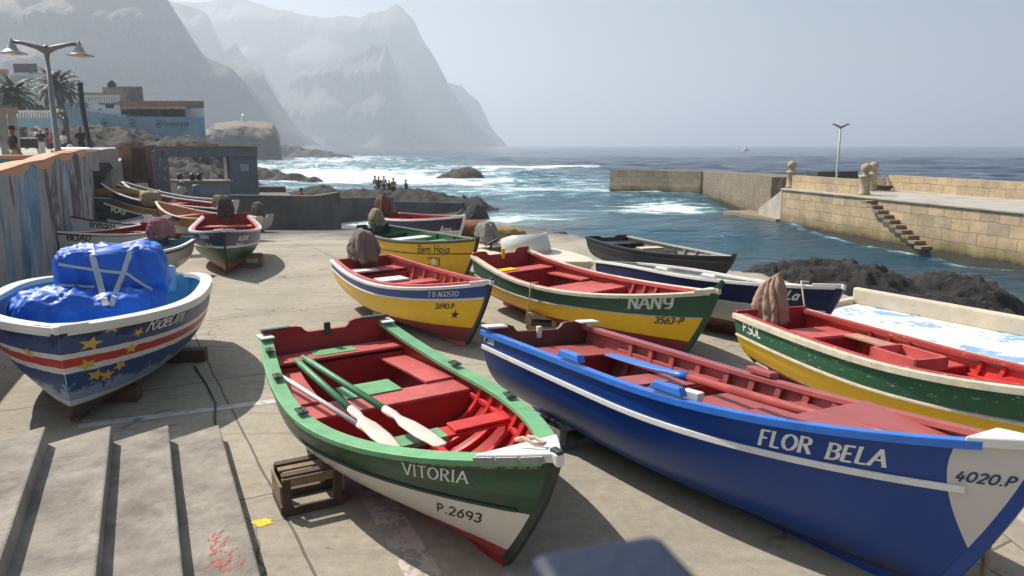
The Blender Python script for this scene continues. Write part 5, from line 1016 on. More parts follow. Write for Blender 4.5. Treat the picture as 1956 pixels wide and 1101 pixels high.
# --- Any
b = FB(dict(x=-4.43, y=25.54, psi=-.899, L=4.94, bm=.805, bs=.567, zS=.954, zM=.895, zB=1.008, R=.57, heel=.03), 'navy and white boat Any, farthest of the row towards the water')
hm = hull_paint('any_hull_paint', [(0, (.2, .03, .03)), (.2, (.6, .6, .58)), (.50, (.72, .72, .7)), (.55, NAVY)], wear_amt=.86)
b.hull(hm, m_salmon); b.keel(m_navy, stem_mat=m_white); b.transom(m_navy, m_redd, horns=.06); cap(b, m_white, .03, .05, .05); b.strip('inwale', m_salmon, 1.0, -.04, .04, .05, .95, (1, -1), .11, .0); b.breasthook(m_white, .92, .02, .05, .03); fit_out(b, m_redd, [(.08, .16, .12, m_navy), (.36, .46, .12, m_bluer), (.7, .76, .15, m_salmon)], (.5, .6)); b.deck('blue_board', m_ltblue, .38, .44, .08, .02, -.5, .4)
words(b, 'Any', .20, 840, 444, m_lw, wd=.14, gap=.12, serif=.06); AN = b
# --- red green, bow towards us
b = FB(dict(x=-8.307, y=21.26, psi=-1.214, L=4.507, bm=.884, bs=.63, zS=1.10, zM=.936, zB=1.146, R=.3, heel=-.013), 'navy, green and red boat seen bow on with a dark covered motor', base=0.0); RG = b
hm = hull_paint('redgreen_hull_paint', [(0, (.34, .035, .03)), (.24, (.018, .07, .03)), (.58, (.66, .68, .7)), (.635, (.016, .03, .10))], wear_amt=.84)
b.hull(hm, m_redd); b.keel(m_red, stem_mat=plain('dark_stem', (.03, .02, .02), .6)); b.transom(m_navy, m_redd, horns=.05); cap(b, plain('pale_blue_rail', (.42, .5, .56), .5, .2, 5, wear=(.2, .2, .22), wear_amt=.64), .03, .07, .05); b.strip('white_stripe', m_white, .61, .02, .035, 0, .98); b.breasthook(m_white, .93, .015, .05, .03, 'bow_cap')
fit_out(b, m_redd, [(.1, .2, .14, m_salmon), (.4, .5, .14, m_salmon), (.7, .76, .14, m_cream)], (.3, .55, .63)); b.strip('inwale', m_salmon, 1.0, -.05, .04, .05, .93, (1, -1), .13, -.01)
words(b, 'Valdina', .12, 383, 456, m_lw, wd=.2, gap=.1)
words(b, '284-P', .09, 395, 472, m_lw, name='number_lettering', wd=.2); words(b, '284-P', .09, 450, 472, m_lw, side=1, name='number_lettering', wd=.2)
words(b, 'ALISON', .11, 455, 460, m_lw, side=1, wd=.2, shear=.2)
# --- RIDE
q = dict(x=-6.08, y=11.62, psi=-1.275, L=4.34, bm=1.26, bs=.82, zS=1.05, zM=1.20, zB=1.2, R=.33, heel=-.03, pp=3.5)
b = FB(q, 'navy boat with red and white stripes and yellow stars carrying a blue tarpaulin bundle', a0=.25, ab=.42, group=None, cat='boat', name='motor_boat'); RI = b
hm = hull_paint('ride_hull_paint', [(0, (.09, .05, .04)), (.16, (.62, .62, .62)), (.24, (.025, .06, .18)), (.52, (.68, .67, .64)), (.585, (.48, .045, .035)), (.675, (.68, .67, .64)), (.73, (.012, .02, .085))], wear_amt=.90, smudge=[(.22, .42, (.25, .33, .48)), (.73, .99, (.05, .08, .2))], rough=.4)
b.hull(hm, m_ltblue); b.keel(plain('brown_keel_paint', (.07, .04, .03), .6, .3, 6), w=.09, stem=False); b.transom(m_navy, m_ltblue, horns=0)
m_gel = plain('white_gelcoat', (.72, .70, .64), .4, .06, 3); cap(b, m_gel, .03, .13, .07, (1, -1), 1.0); b.strip('edge_bead', m_gel, .955, .03, .07, 0, .99)
b.breasthook(m_gel, .965, .012, .06, .03, 'bow_rail')
MB().box((.16, .30, b.zs(0) - .05), (.10, .62, .44)).build('motor_board', plain('pale_blue_gelcoat', (.34, .52, .68), .4, .08, 3), b.root, bevel=.05)
mb = MB(); mb.lathe([(.035, 0), (.035, .02)], (.215, .32, b.zs(0) + .06), 12, M=Matrix.Rotation(math.pi / 2, 3, 'Y')); mb.build('drain_hole', m_black, b.root)
b.deck('floor_boards', m_ltblue, .05, .92, 0, absz=.42)
t_, v_ = b.find(277, 634, 1)
fl = lettering('RideDini', .165, .30, gap=.05, shear=.35, wx=.85); b.decal('name_lettering', fl, m_lk, t_, v_, 1, .004); fl = lettering('RideDini', .165, .12, gap=.05, shear=.35, wx=.85); b.decal('name_lettering', fl, m_lw, t_, v_, 1, .008)
for k, (x_, y_, r_) in enumerate(((216, 626, .07), (254, 603, .06), (268, 609, .06), (264, 635, .06), (174, 657, .085), (250, 665, .075), (167, 697, .08), (229, 698, .075), (183, 716, .08), (205, 716, .08))): t_, v_ = b.find(x_, y_, 1); b.decal('yellow_star', star(r_, .42, 80 + 17 * k), m_lg, t_, v_, 1)
for t_, v_, r_ in ((.93, .70, .07), (.80, .42, .07), (.86, .35, .07), (.74, .33, .06)): b.decal('yellow_star', star(r_, .42, 80), m_lg, t_, v_, -1)
# --- left cluster
def small(label, B, S, hull, inside, capm, hB=1.1, hS=.85, hM=.8, bm=.78, bs=.55, keelm=None, thw=True, side=1, txt=None, R_=.45, capargs=(.03, .06, .05), wear=.8):
    q, z0, dz = two(B, S, hB, hS, hM, bm, bs, R_); b = Boat(q, label, base=z0, pitch=dz); hm = hull_paint('hull_paint_' + str(len(bpy.data.materials)), hull, wear_amt=wear)
    b.hull(hm, inside, 28, 12); b.keel(keelm or m_redd, stem_mat=m_black if keelm is None else keelm); b.transom(capm, inside, horns=.06); cap(b, capm, *capargs)
    if thw: fit_out(b, inside, [(.08, .16, .13, inside), (.38, .46, .13, inside), (.66, .72, .13, inside)], (.25, .32, .52, .6, .78))
    for a in (txt or ()): words(b, a[0], a[1], a[2], a[3], a[4], side, name=a[5], wd=.19, gap=.14, **(a[6] if len(a) > 6 else {}))
    return b
TL = small('small grey white boat with teal inside behind the blue tarpaulin', far(150, 476, 14.9), far(328, 455, 18.0), [(0, (.2, .1, .05)), (.16, (.62, .60, .54)), (.86, (.02, .02, .02)), (.92, (.62, .60, .54))], m_teal, m_white, hB=1.05, hS=.85, bm=.85, bs=.62)
BO = small('white boat with dark red inside and black lettering by the mural wall', far(93, 441, 19.2), far(300, 430, 22.6), [(0, (.22, .13, .04)), (.30, (.62, .61, .58)), (.90, (.015, .015, .015)), (.96, (.6, .6, .57))], m_redd, m_white, hB=1.0, hS=.9, bm=.85, bs=.66, txt=[('BOAD', .15, 128, 459, m_lk, 'name_lettering', dict(shear=.2))])
b = BO; cap(b, m_redd, -.07, .14, .03, name='inwale')
IR = small('white boat Irmaos with navy rail and a yellow wedge at the bow', far(121, 411, 21.4), far(300, 414, 26.0), [(0, (.2, .13, .03)), (.10, (.66, .66, .64))], m_white, m_navy, hB=1.2, hS=.95, txt=[('Irmaos', .22, 171, 434, m_lk, 'name_lettering', dict(shear=.2))])
wg = Flat(); wg.quad((0, .42), (.04, .42), (.42, .10), (.42, .0)); wg.quad((.42, .0), (.42, .10), (.98, .36), (.90, .02)); IR.decal('yellow_wedge', wg, m_lg, .985, .32, 1)
IR.strip('blue_stripe', m_navy, .40, .012, .03, 0, .75, (1,))
RA = small('navy topped boat RAF with white lower hull beside the wall end', far(187, 386, 27.3), far(338, 407, 31), [(0, (.60, .60, .58)), (.52, (.012, .014, .03))], m_conc, m_white, hB=1.35, hS=1.0, txt=[('RAF', .22, 212, 404, m_lw, 'name_lettering', dict(shear=.15)), ('3028-P', .13, 211, 415, m_lk, 'number_lettering')])
OR = small('orange and white boat with red bottom and a tan rail', far(297, 383, 27.5), far(480, 419, 25.4), [(0, (.30, .02, .02)), (.22, (.60, .59, .56)), (.60, (.02, .02, .02)), (.62, (.60, .27, .02))], m_orange, m_cream, hB=1.4, hS=.85, hM=.9, txt=None, side=-1, bm=.85)
words(OR, 'FLOR D MAIO', .15, 328, 407, m_lg, 1, wd=.18, shear=.1); words(OR, '3418-P', .15, 328, 419, m_lk, 1, name='number_lettering', wd=.2)
NV = small('long navy and ochre boat with its white edged bow raised high', far(178, 340, 31.2), far(432, 396, 29.2), [(0, (.5, .48, .40)), (.38, (.42, .28, .06)), (.62, (.66, .66, .66)), (.66, (.014, .016, .05))], m_redd, m_white, hB=1.5, hS=.9, hM=.9, bm=.9, bs=.6, txt=None)
words(NV, 'P.Sol', .14, 411, 396, m_lw, 1, name='port_lettering', wd=.2)
N2 = small('navy boat with a white rail just behind the long navy and ochre boat', far(228, 345, 33.5), far(440, 386, 31.8), [(0, (.6, .6, .58)), (.5, NAVY)], m_conc, m_white, hB=1.5, hS=.9, hM=.9, bm=.8)
TN = small('teal boat with white rail loaded with tan netting', far(110, 366, 30.2), far(282, 377, 31.8), [(0, (.3, .3, .28)), (.35, (.06, .16, .20))], m_wood, m_white, hB=1.2, hS=1.0, hM=1.0)
N3 = small('navy boat behind the teal one, only its pale rail showing', far(120, 352, 33.5), far(300, 366, 34.5), [(0, (.5, .5, .48)), (.5, NAVY)], m_conc, m_white, hB=1.2, hS=1.0, hM=1.0)
GY = small('green over yellow stern of a boat behind the navy, green and red one', far(330, 405, 34.0), far(505, 413, 31.0), [(0, (.6, .36, .02)), (.48, (.03, .09, .05))], m_greend, m_cream, hB=1.0, hS=.75, hM=.72, bm=.7)
p = far(160, 390, 30); tl = MB()
# --- white speed boat
q = dict(x=-.75, y=18.75, psi=-.91, L=4.05, bm=.86, bs=.76, zS=.62, zM=.57, zB=.64, R=.6, pp=2.4); b = Boat(q, 'cream white speedboat with a curved windscreen and a grey covered motor', cat='speedboat', name='speedboat', group=None, base=0.0); SP = b
hm = hull_paint('speedboat_gelcoat', [(0, (.6, .57, .48)), (.5, (.68, .63, .52))], wear_amt=.9); m_gelc = plain('cream_gelcoat', (.66, .60, .47), .45, .08, 2); b.hull(hm, m_gelc); b.keel(m_gelc, stem_up=0); b.transom(m_gelc, m_gelc, horns=0); cap(b, m_gelc, .03, .06, .05); b.deck('fore_deck', m_gelc, .45, .97, -.03, .04); 
for s in (1, -1): b.deck('side_deck', m_gelc, .02, .45, 0, .04, *(sorted((s * .62, s * 1.0))))
b.deck('stern_deck', m_gelc, .0, .14, 0, .04); b.deck('floor_boards', m_concl, .1, .5, 0, absz=.35)
m_glass = plain('misty_windscreen', (.62, .64, .60), .25, .05, 2); vs, fs = [], []; n_ = 16
for i in range(n_ + 1):
    a = R(-100 + 200 * i / n_); y = .60 * math.sin(a); x = 1.75 + .70 * max(-.4, math.cos(a)); h = .5 * (1 - .35 * (abs(a) / R(100)) ** 3); vs += [(x, y, .57), (x - .16, y * .93, .57 + h), (x - .18, y * .91, .57 + h), (x - .025, y * .97, .57)]
for i in range(n_):
    for k in range(4): a = i * 4 + k; c = i * 4 + (k + 1) % 4; fs.append((a, c, c + 4, a + 4))
MB().add(vs, fs + [(0, 1, 2, 3), tuple(n_ * 4 + k for k in (3, 2, 1, 0))]).build('windscreen', m_glass, b.root, True)
mb = MB(); mb.tube([(1.0, -.5, .58), (1.0, -.45, .78)], .03, 8); mb.tube([(.93, -.6, .70), (1.07, -.3, .86)], .025, 8); mb.build('cleat', m_black, b.root)
# --- white pram with peeling blue inside, right
fl_ = empty('pram_dinghy', lev(1800, 640, .5).to_2d().to_3d(), (0, 0, R(-58)), 'broad white dinghy with peeling pale blue paint inside beyond the green and yellow boat', 'dinghy'); c_ = lev(1860, 640, .35); fl_.location = (c_.x, c_.y, 0)
m_peel = plain('peeling_white_over_blue', (.74, .71, .64), .7, .08, .42, .5, .012, wear=(.22, .40, .62), wear_amt=.545)
mb = MB(); mb.add([(-2.5, -1.0, .0), (2.6, -1.0, .0), (2.6, 1.0, .0), (-2.5, 1.0, .0), (-2.6, -1.05, .24), (2.8, -1.05, .24), (2.8, 1.05, .24), (-2.6, 1.05, .24)], [(0, 3, 2, 1), (4, 5, 6, 7), (0, 1, 5, 4), (1, 2, 6, 5), (2, 3, 7, 6), (3, 0, 4, 7)]); mb.build('hull', m_peel, fl_, bevel=.04)
m_rust = plain('rust_stained_white', (.60, .52, .40), .6, .2, 2.2, wear=(.42, .20, .06), wear_amt=.63)
mb = MB(); mb.box((.05, 1.02, .38), (5.3, .12, .32)); mb.build('side_board', m_rust, fl_, bevel=.04)
MB().box((-2.62, -.0, .26), (.14, 2.1, .14)).build('end_board', m_cream, fl_, bevel=.03); MB().box((.1, -1.05, .25), (5.4, .12, .07)).build('gunwale', m_cream, fl_, bevel=.02)
# ------------------------------------------------------------------ cloth covered things
def lump(name, size, mat, parent=None, e1=.6, e2=.6, amp=.03, freq=3, seed=0, folds=0, n=40, mm=28, peak=0, pinch=0, loc=(0, 0, 0), rz=0, droop=0):
    sg = lambda v, e: math.copysign(abs(v) ** e, v); vs, fs = [], []
    for j in range(mm + 1):
        ph = -math.pi / 2 + math.pi * j / mm
        for i in range(n):
            th = 2 * math.pi * i / n; p = Vector((sg(math.cos(ph), e1) * sg(math.cos(th), e2), sg(math.cos(ph), e1) * sg(math.sin(th), e2), sg(math.sin(ph), e1)))
            k = 1 - pinch * max(0, -p.z - .25) if pinch else 1
            if peak and p.z > 0: k *= 1 - peak * p.z
            q = Vector((p.x * size[0] / 2 * k, p.y * size[1] / 2 * k, p.z * size[2] / 2)); s = Vector((q.x * freq, q.y * freq, q.z * freq * .45 + seed * 9))
            d = amp * (MN.ridged_multi_fractal(s, 1, 2.2, 4, 1, 2) - 1) + amp * .8 * MN.noise(s * .7)
            if folds: d += amp * .7 * (abs(math.sin(th * folds / 2 + 2.2 * MN.noise(Vector((p.z * 1.5, math.cos(th), seed)))))) * (.3 + .7 * max(0, .6 - p.z))
            vs.append(q + p.normalized() * d)
    for j in range(mm):
        for i in range(n): fs.append((j * n + i, j * n + (i + 1) % n, (j + 1) * n + (i + 1) % n, (j + 1) * n + i))
    M = Matrix.Translation(loc) @ Matrix.Rotation(rz, 4, 'Z'); return MB().add([M @ v for v in vs], fs).build(name, mat, parent, True)
def cloth(name, col, rough=.9): return plain(name, col, rough, .25, 5, .5, .012, dirt=.3)
m_gcl = cloth('taupe_cover_cloth', (.20, .165, .145)); m_rust2 = cloth('rusty_cover_cloth', (.20, .085, .05)); m_kha = cloth('khaki_cover_cloth', (.30, .24, .15)); m_bei = cloth('beige_cover_cloth', (.36, .24, .17)); m_dbr = cloth('dark_brown_cover_cloth', (.085, .07, .066)); m_pnk = cloth('dusty_pink_cover_cloth', (.36, .145, .17)); m_gry = cloth('grey_cover_cloth', (.22, .215, .205)); m_tig = plain('mottled_brown_cover', (.16, .10, .075), .9, .5, 9, .6, .02, wear=(.40, .34, .26), wear_amt=.58)

def hood_cloth(name, w_, d_, h, mat, parent, seed, folds, z0, peak=0):
    """cloth stretched over the corners of an engine cowl: taut facets between the corners, creases hanging from them"""
    import bmesh
    rnd = random.Random(seed * 31); J = lambda k=.06: rnd.uniform(-k, k); P = []
    lv = ((.98, .30, .26, .05), (.82, .47, .40, .06), (.55, .52, .47, .06), (.25, .55, .50, .07), (.0, .58, .53, .10)) if not peak else ((.62, .40, .40, .06), (.36, .52, .48, .05), (.14, .50, .47, .06), (.0, .50, .48, .08))
    for z, x, y, k in lv:
        for sx, sy in ((-1, -1), (1, -1), (1, 1), (-1, 1)): P.append(((sx * x + J(k) - (.05 if z > .7 else 0)) * d_, (sy * y + J(k)) * w_, (z + J(.04) + (.05 * sx if z > .7 else 0)) * h))
        P.append(((x + .05) * d_, J(.1) * w_, (z + J(.03)) * h)); P.append((-(x + .06) * d_, J(.1) * w_, (z + J(.03)) * h))
    if peak: P += [(.1 * d_, .22 * w_, 1.06 * h), (.0, -.22 * w_, .86 * h)]
    bm = bmesh.new()
    for p in P: bm.verts.new((p[0], p[1], p[2] + z0))
    r = bmesh.ops.convex_hull(bm, input=bm.verts); bmesh.ops.delete(bm, geom=list({g_ for g_ in r['geom_interior'] + r['geom_unused'] if isinstance(g_, bmesh.types.BMVert)}), context='VERTS')
    for k in range(4):
        bmesh.ops.subdivide_edges(bm, edges=bm.edges, cuts=1, use_grid_fill=True); bmesh.ops.triangulate(bm, faces=[f for f in bm.faces if len(f.verts) > 4])
        bmesh.ops.smooth_vert(bm, verts=bm.verts, factor=(.25 if k < 2 else .45), use_axis_x=True, use_axis_y=True, use_axis_z=True)
    bm.normal_update()
    for v in bm.verts:
        u = (v.co.z - z0) / h; th = math.atan2(v.co.y / w_, v.co.x / d_); q = Vector((v.co.x * 4, v.co.y * 4, v.co.z * 1.3 + seed * 7)); wv = MN.noise(q); w2 = MN.noise(Vector((v.co.x * 9, v.co.y * 9, v.co.z * 3 + seed)))
        pl = abs(math.sin(th * folds / 2 + 3.0 * wv + u * 1.5)) ** .6; pl2 = abs(math.sin(th * folds * 1.3 + 5 * w2 - u * 4)); a_ = max(0, 1.0 - u)
        v.co += v.normal * ((pl - .6) * (.015 + .085 * a_) + (pl2 - .5) * .014 + .03 * wv + .012 * w2)
        if u < .3: v.co.x *= 1 - .09 * math.exp(-((u - .17) / .07) ** 2); v.co.y *= 1 - .09 * math.exp(-((u - .17) / .07) ** 2)
    me = bpy.data.meshes.new(name); bm.to_mesh(me); bm.free(); me.materials.append(mat); me.polygons.foreach_set('use_smooth', [True] * len(me.polygons)); o = bpy.data.objects.new(name, me); C.objects.link(o); o.parent = parent; return o
m_leg = plain('outboard_leg_grey', (.09, .095, .10), .45, .2, 6)
def outboard(b, y, label, mat, w=.42, d=.5, h=.75, up=.10, back=-.12, seed=1, folds=7, peak=0, pinch=.55, tilt=0, e=.75, tie=True, leg=True, hood=None):
    w, d, h, up = w * .68, d * .68, h * .74, up * .6
    base = b.w((back, y, b.zs(0))); t = empty('outboard_motor', base, (0, tilt, b.q['psi']), label, 'outboard motor', 'covered outboard motors')
    if hood: lump('motor_hood', (d * .8, w * .8, h * .6), hood, t, .6, .6, .004, 2, seed, 0, 24, 16, loc=(0, 0, up + h * .5))
    hood_cloth('cloth_cover', w, d, h * 1.08, mat, t, seed, folds, up - .06 * h, peak)
    if tie: mb = MB(); z = up + h * .155; mb.tube([(.33 * d * math.cos(k * .6283), .33 * w * math.sin(k * .6283), z + .02 * math.sin(k * 3)) for k in range(11)], .014, 6); mb.build('tie_rope', m_rope, t, True)
    if leg:
        mb = MB(); mb.add([(-.08, -.035, -.62), (.09, -.035, -.62), (.10, -.06, .1), (-.10, -.06, .1), (-.08, .035, -.62), (.09, .035, -.62), (.10, .06, .1), (-.10, .06, .1)], [(0, 1, 2, 3), (7, 6, 5, 4), (0, 4, 5, 1), (1, 5, 6, 2), (2, 6, 7, 3), (3, 7, 4, 0)]); mb.box((-.04, 0, -.42), (.34, .2, .02)); mb.lathe([(.01, -.22), (.05, -.12), (.055, .1), (.03, .16)], (-.02, 0, -.62), 10, M=Matrix.Rotation(math.pi / 2, 3, 'Y')); mb.box((.02, 0, -.02), (.26, .24, .2)); mb.build('lower_leg', m_leg, t, bevel=.01)
        mb = MB()
        for k in range(3):
            a = k * 2.094; Mx = Matrix.Rotation(a, 3, 'X'); vs = [Mx @ Vector(v) for v in ((-.17, -.02, .03), (-.20, .05, .08), (-.19, .04, .14), (-.16, -.05, .13), (-.15, -.05, .07))]; mb.add(vs + [v + Vector((.012, 0, 0)) for v in vs], [(0, 1, 2, 3, 4), (9, 8, 7, 6, 5)] + [(i, (i + 1) % 5, 5 + (i + 1) % 5, 5 + i) for i in range(5)])
        o = mb.build('propeller', m_leg, t); o.location = (-.02, 0, -.62)
    return t
outboard(AG, .02, 'outboard under a taupe cloth on the yellow and blue boat with the star', m_gcl, .62, .66, .74, -.02, .10, 2, 7, tilt=.06)
outboard(BH, .08, 'outboard with a black lower body half under a khaki cloth, on the plain yellow boat', m_kha, .46, .52, .54, .14, .05, 3, 6, hood=m_black, tilt=.05)
outboard(AN, -.05, 'outboard under a rusty brown cloth on the navy boat Any', m_rust2, .60, .62, .80, .05, .1, 4, 8)
outboard(PS, -.08, 'outboard under a peaked beige cloth on the weathered green and yellow boat', m_bei, .50, .52, .86, -.12, .12, 5, 8, peak=.55, pinch=.2, e=.9)
outboard(RG, .0, 'outboard under a tight dark brown cover on the boat seen bow on', m_dbr, .58, .62, .74, .04, .15, 6, 4, pinch=.35)
outboard(TL, -.15, 'outboard under a rounded pink cover behind the blue tarpaulin', m_pnk, .66, .66, .60, .12, .2, 7, 4, pinch=.25)
outboard(RA, .1, 'outboard under a mottled brown wrap between the white boats', m_tig, .5, .55, .6, .1, .3, 8, 7)
outboard(NV, .1, 'outboard under a khaki bonnet at the stern of the long navy boat', m_kha, .45, .7, .55, .05, .3, 9, 6)
outboard(GY, .2, 'outboard under an olive brown cloth behind the boat seen bow on', cloth('olive_cover_cloth', (.13, .11, .075)), .5, .7, .75, .05, .1, 10, 6)
outboard(SP, .1, 'outboard under a smooth grey cover on the cream speedboat', m_gry, .62, .76, .62, .10, .0, 11, 4, pinch=.2)
t = lump('cloth_bundle', (.7, .6, .5), m_kha, None, .7, .7, .05, 5, 12, 6, loc=far(287, 378, 28.2), rz=.5); tag(t, 'khaki cloth bundle at the raised bow of the orange boat', 'bundle')
t = lump('net_heap', (2.4, .7, .34), m_net, None, .8, .8, .08, 4, 13, 0, loc=far(222, 369, 30.6), rz=-.1); tag(t, 'heap of yellow brown netting on the teal boat', 'net')
t = lump('net_heap', (1.3, .9, .62), plain('straw_mat', (.40, .27, .10), .95, .5, 30, .9, .02), None, .8, .8, .05, 4, 14, 5, loc=lev(960, 452, .45) , rz=.4); tag(t, 'straw coloured net heap behind the grey covered motor', 'net')
t = lump('net_heap', (1.2, .8, .5), plain('reddish_net', (.33, .14, .07), .95, .5, 30, .9, .02), None, .8, .8, .05, 4, 15, 5, loc=far(908, 436, 24.0), rz=.4); tag(t, 'reddish net heap under the small seated person', 'net')
# blue tarpaulin bundle in the motor boat
m_tarp = plain('blue_tarpaulin', (.004, .13, .62), .48, .2, 3, .25, .01); m_strap = plain('white_strap', (.55, .56, .58), .6, .1, 20)
tb_ = empty('tarpaulin_bundle', far(200, 560, 9.7), label='bulky bundle wrapped in shiny blue tarpaulin and tied with white straps', cat='bundle'); tb_.location.z = .95
TL1 = lump('tarpaulin', (1.32, .85, .74), m_tarp, tb_, .46, .46, .075, 4.2, 1, 4, 96, 64, loc=(.0, .25, .42), rz=.42); TL2 = lump('tarpaulin', (1.75, 1.15, .52), m_tarp, tb_, .75, .75, .085, 4.4, 2, 9, 110, 50, loc=(-.10, -.18, .06), rz=.42)
from mathutils.bvhtree import BVHTree
bpy.context.view_layer.update()
vv, ff = [], []
for o in (TL1, TL2):
    n0 = len(vv); vv += [tb_.location + v.co for v in o.data.vertices]; ff += [tuple(n0 + i for i in p.vertices) for p in o.data.polygons]
bv = BVHTree.FromPolygons(vv, ff)
def strap(pxs, wd):
    pts = []
    for (x0, y0), (x1, y1) in zip(pxs[:-1], pxs[1:]):
        for k in range(9):
            u = k / 9; h = bv.ray_cast(Vector((0, 0, EYE)), ray(x0 + (x1 - x0) * u, y0 + (y1 - y0) * u).normalized())
            if h[0]: pts.append(h[0] + h[1] * .012 - tb_.location)
    if len(pts) < 3: return
    pts = [pts[0]] + [(a + b * 2 + c) / 4 for a, b, c in zip(pts, pts[1:], pts[2:])] + [pts[-1]]; mb = MB(); vs, fs = [], []
    for i, p in enumerate(pts):
        d = (pts[min(i + 1, len(pts) - 1)] - pts[max(0, i - 1)]).normalized(); s = d.cross((Vector((0, 0, EYE)) - tb_.location - p).normalized()).normalized() * wd / 2; n_ = s.cross(d).normalized() * .006; vs += [p + s + n_, p - s + n_, p - s - n_, p + s - n_]
    for i in range(len(pts) - 1):
        for k in range(4): a = i * 4 + k; c = i * 4 + (k + 1) % 4; fs.append((a, c, c + 4, a + 4))
    mb.add(vs, fs).build('strap', m_strap, tb_)
strap([(171, 468), (188, 530), (204, 592)], .075); strap([(250, 482), (228, 540), (210, 592)], .065); strap([(112, 505), (180, 516), (242, 522), (297, 560)], .036); strap([(112, 545), (190, 549)], .03)
# ------------------------------------------------------------------ crates and blocks under the boats
def crate(loc, rz, label, wx=.62, wy=.36, h=.34, mats=(m_wood, m_woodl), name='wooden_crate', tiltx=0):
    t = empty(name, loc, (tiltx, 0, rz), label, 'crate', 'crates and blocks propping the boats')
    for s in (-1, 1):
        MB().box((0, s * (wy / 2 - .02), .035), (wx, .04, .07)).build('bottom_rail', mats[0], t, bevel=.004); MB().box((0, s * (wy / 2 - .02), h - .04), (wx, .035, .08)).build('top_rail', mats[1], t, bevel=.004)
        for k in (-1, 1): MB().box((k * (wx / 2 - .035), s * (wy / 2 - .024), h / 2), (.07, .045, h - .02)).build('post', mats[0], t, bevel=.004)
    for k in (-1, 1): MB().box((k * (wx / 2 + .012), 0, h * .62), (.02, wy, h * .42)).build('end_board', mats[1], t, bevel=.003); MB().box((k * (wx / 2 + .012), 0, .06), (.022, wy, .07)).build('end_board', mats[0], t, bevel=.003)
    for k in range(3): MB().box((0, (k - 1) * wy * .33, h + .008), (wx * .98, wy * .2, .02)).build('slat', mats[k % 2], t, bevel=.003)
    return t
p = lev(590, 958, 0); crate((p.x, p.y, 0), R(28), 'broken brown wooden crate propping the VITORIA on the ground', .50, .40, .34, (m_woodd, m_wood))
p = lev(1038, 628, 0); crate((p.x, p.y, 0), R(-15), 'pale wooden crate propping the NANY', .50, .34, .28, (m_woodl, m_woodl))
p = lev(482, 510, 0); crate((p.x, p.y, 0), R(10), 'dusty wooden crate propping the boat seen bow on', .5, .36, .32, (m_wood, m_wood))
p = lev(1088, 842, 0); crate((p.x, p.y, 0), R(35), 'grey blue crate under the FLOR BELA beside the white bow of VITORIA', .5, .34, .28, (plain('grey_blue_plank', (.16, .19, .22), .7), m_conc))
p = lev(738, 622, 0); o = MB().box((0, 0, .15), (.42, .2, .19), R(0)).box((0, 0, .025), (.42, .2, .05)).box((-.17, 0, .28), (.08, .2, .08)).box((.15, 0, .27), (.12, .2, .06)).build('concrete_block', m_concl, bevel=.012); o.location = (p.x, p.y, 0); o.rotation_euler = (0, 0, R(-30)); tag(o, 'pale broken concrete block propping the yellow and blue boat', 'block')
for k, (x, y) in enumerate(((1562, 752), (1588, 748))):
    p = lev(x, y, 0); o = MB().box((0, 0, .12), (.09, .42, .2), M=Matrix.Rotation(R(-20 + 14 * k), 4, 'Z') @ Matrix.Rotation(R(28), 4, 'X')).build('wooden_wedge', m_woodl, bevel=.008); o.location = (p.x, p.y, .05); tag(o, ('left', 'right')[k] + ' one of two pale wooden wedges under the weathered green and yellow boat', 'wedge', 'wooden wedges')
for (x, y, s, lb) in ((372, 690, .62, 'dark timber beam under the stern of the boat with the tarpaulin'), (250, 765, .5, 'short dark timber beneath the bow of the boat with the tarpaulin')):
    p = lev(x, y, 0); o = MB().box((0, 0, .09), (s, .2, .18)).build('timber_block', m_woodd, bevel=.01); o.location = (p.x - .15, p.y, 0); o.rotation_euler = (0, 0, .15); tag(o, lb, 'block')
# the wire running over the slabs
mb = MB(); mb.tube([lev(x, y, .012) for x, y in ((372, 700), (395, 735), (412, 770), (410, 800), (416, 840))], .012, 6); o = mb.build('cable', m_rubber, None, True); tag(o, 'thin dark cable lying on the ramp beside the steps', 'cable')
pp = lev(1880, 1105, 0); o = MB().tube([(pp.x, pp.y, 0), (pp.x + .05, pp.y + .1, .42)], .03, 8).build('prop_stick', m_woodl); tag(o, 'pale wooden stick propping the white bow of FLOR BELA', 'stick')
p = lev(1925, 1050, 0); o = MB().box((0, 0, .12), (.5, .5, .24)).build('pale_block', m_concl, bevel=.02); o.location = (p.x + .35, p.y + .1, 0); tag(o, 'pale block on the ground at the right edge under FLOR BELA bow', 'block')
p = lev(1432, 690, 0)
# ------------------------------------------------------------------ people
m_sk = plain('brown_skin', (.16, .075, .045), .6, .1, 8); m_skl = plain('tanned_skin', (.42, .23, .15), .6, .1, 8); m_hair = plain('black_hair', (.012, .01, .009), .7, .2, 20)
def skin_mesh(name, pts, edges, mat, parent, sub=1):
    me = bpy.data.meshes.new(name + '_cage'); me.from_pydata([p[:3] for p in pts], edges, []); o = bpy.data.objects.new(name + '_cage', me); C.objects.link(o); md = o.modifiers.new('skin', 'SKIN'); md.use_smooth_shade = True
    for i, p in enumerate(pts): me.skin_vertices[0].data[i].radius = (p[3], p[4] if len(p) > 4 else p[3]); me.skin_vertices[0].data[i].use_root = (i == 0)
    s = o.modifiers.new('sub', 'SUBSURF'); s.levels = sub; s.render_levels = sub; bpy.context.view_layer.update(); dg = bpy.context.evaluated_depsgraph_get(); m2 = bpy.data.meshes.new_from_object(o.evaluated_get(dg)); bpy.data.objects.remove(o); bpy.data.meshes.remove(me)
    m2.name = name; m2.materials.clear(); m2.materials.append(mat); r = bpy.data.objects.new(name, m2); C.objects.link(r); r.parent = parent; return r
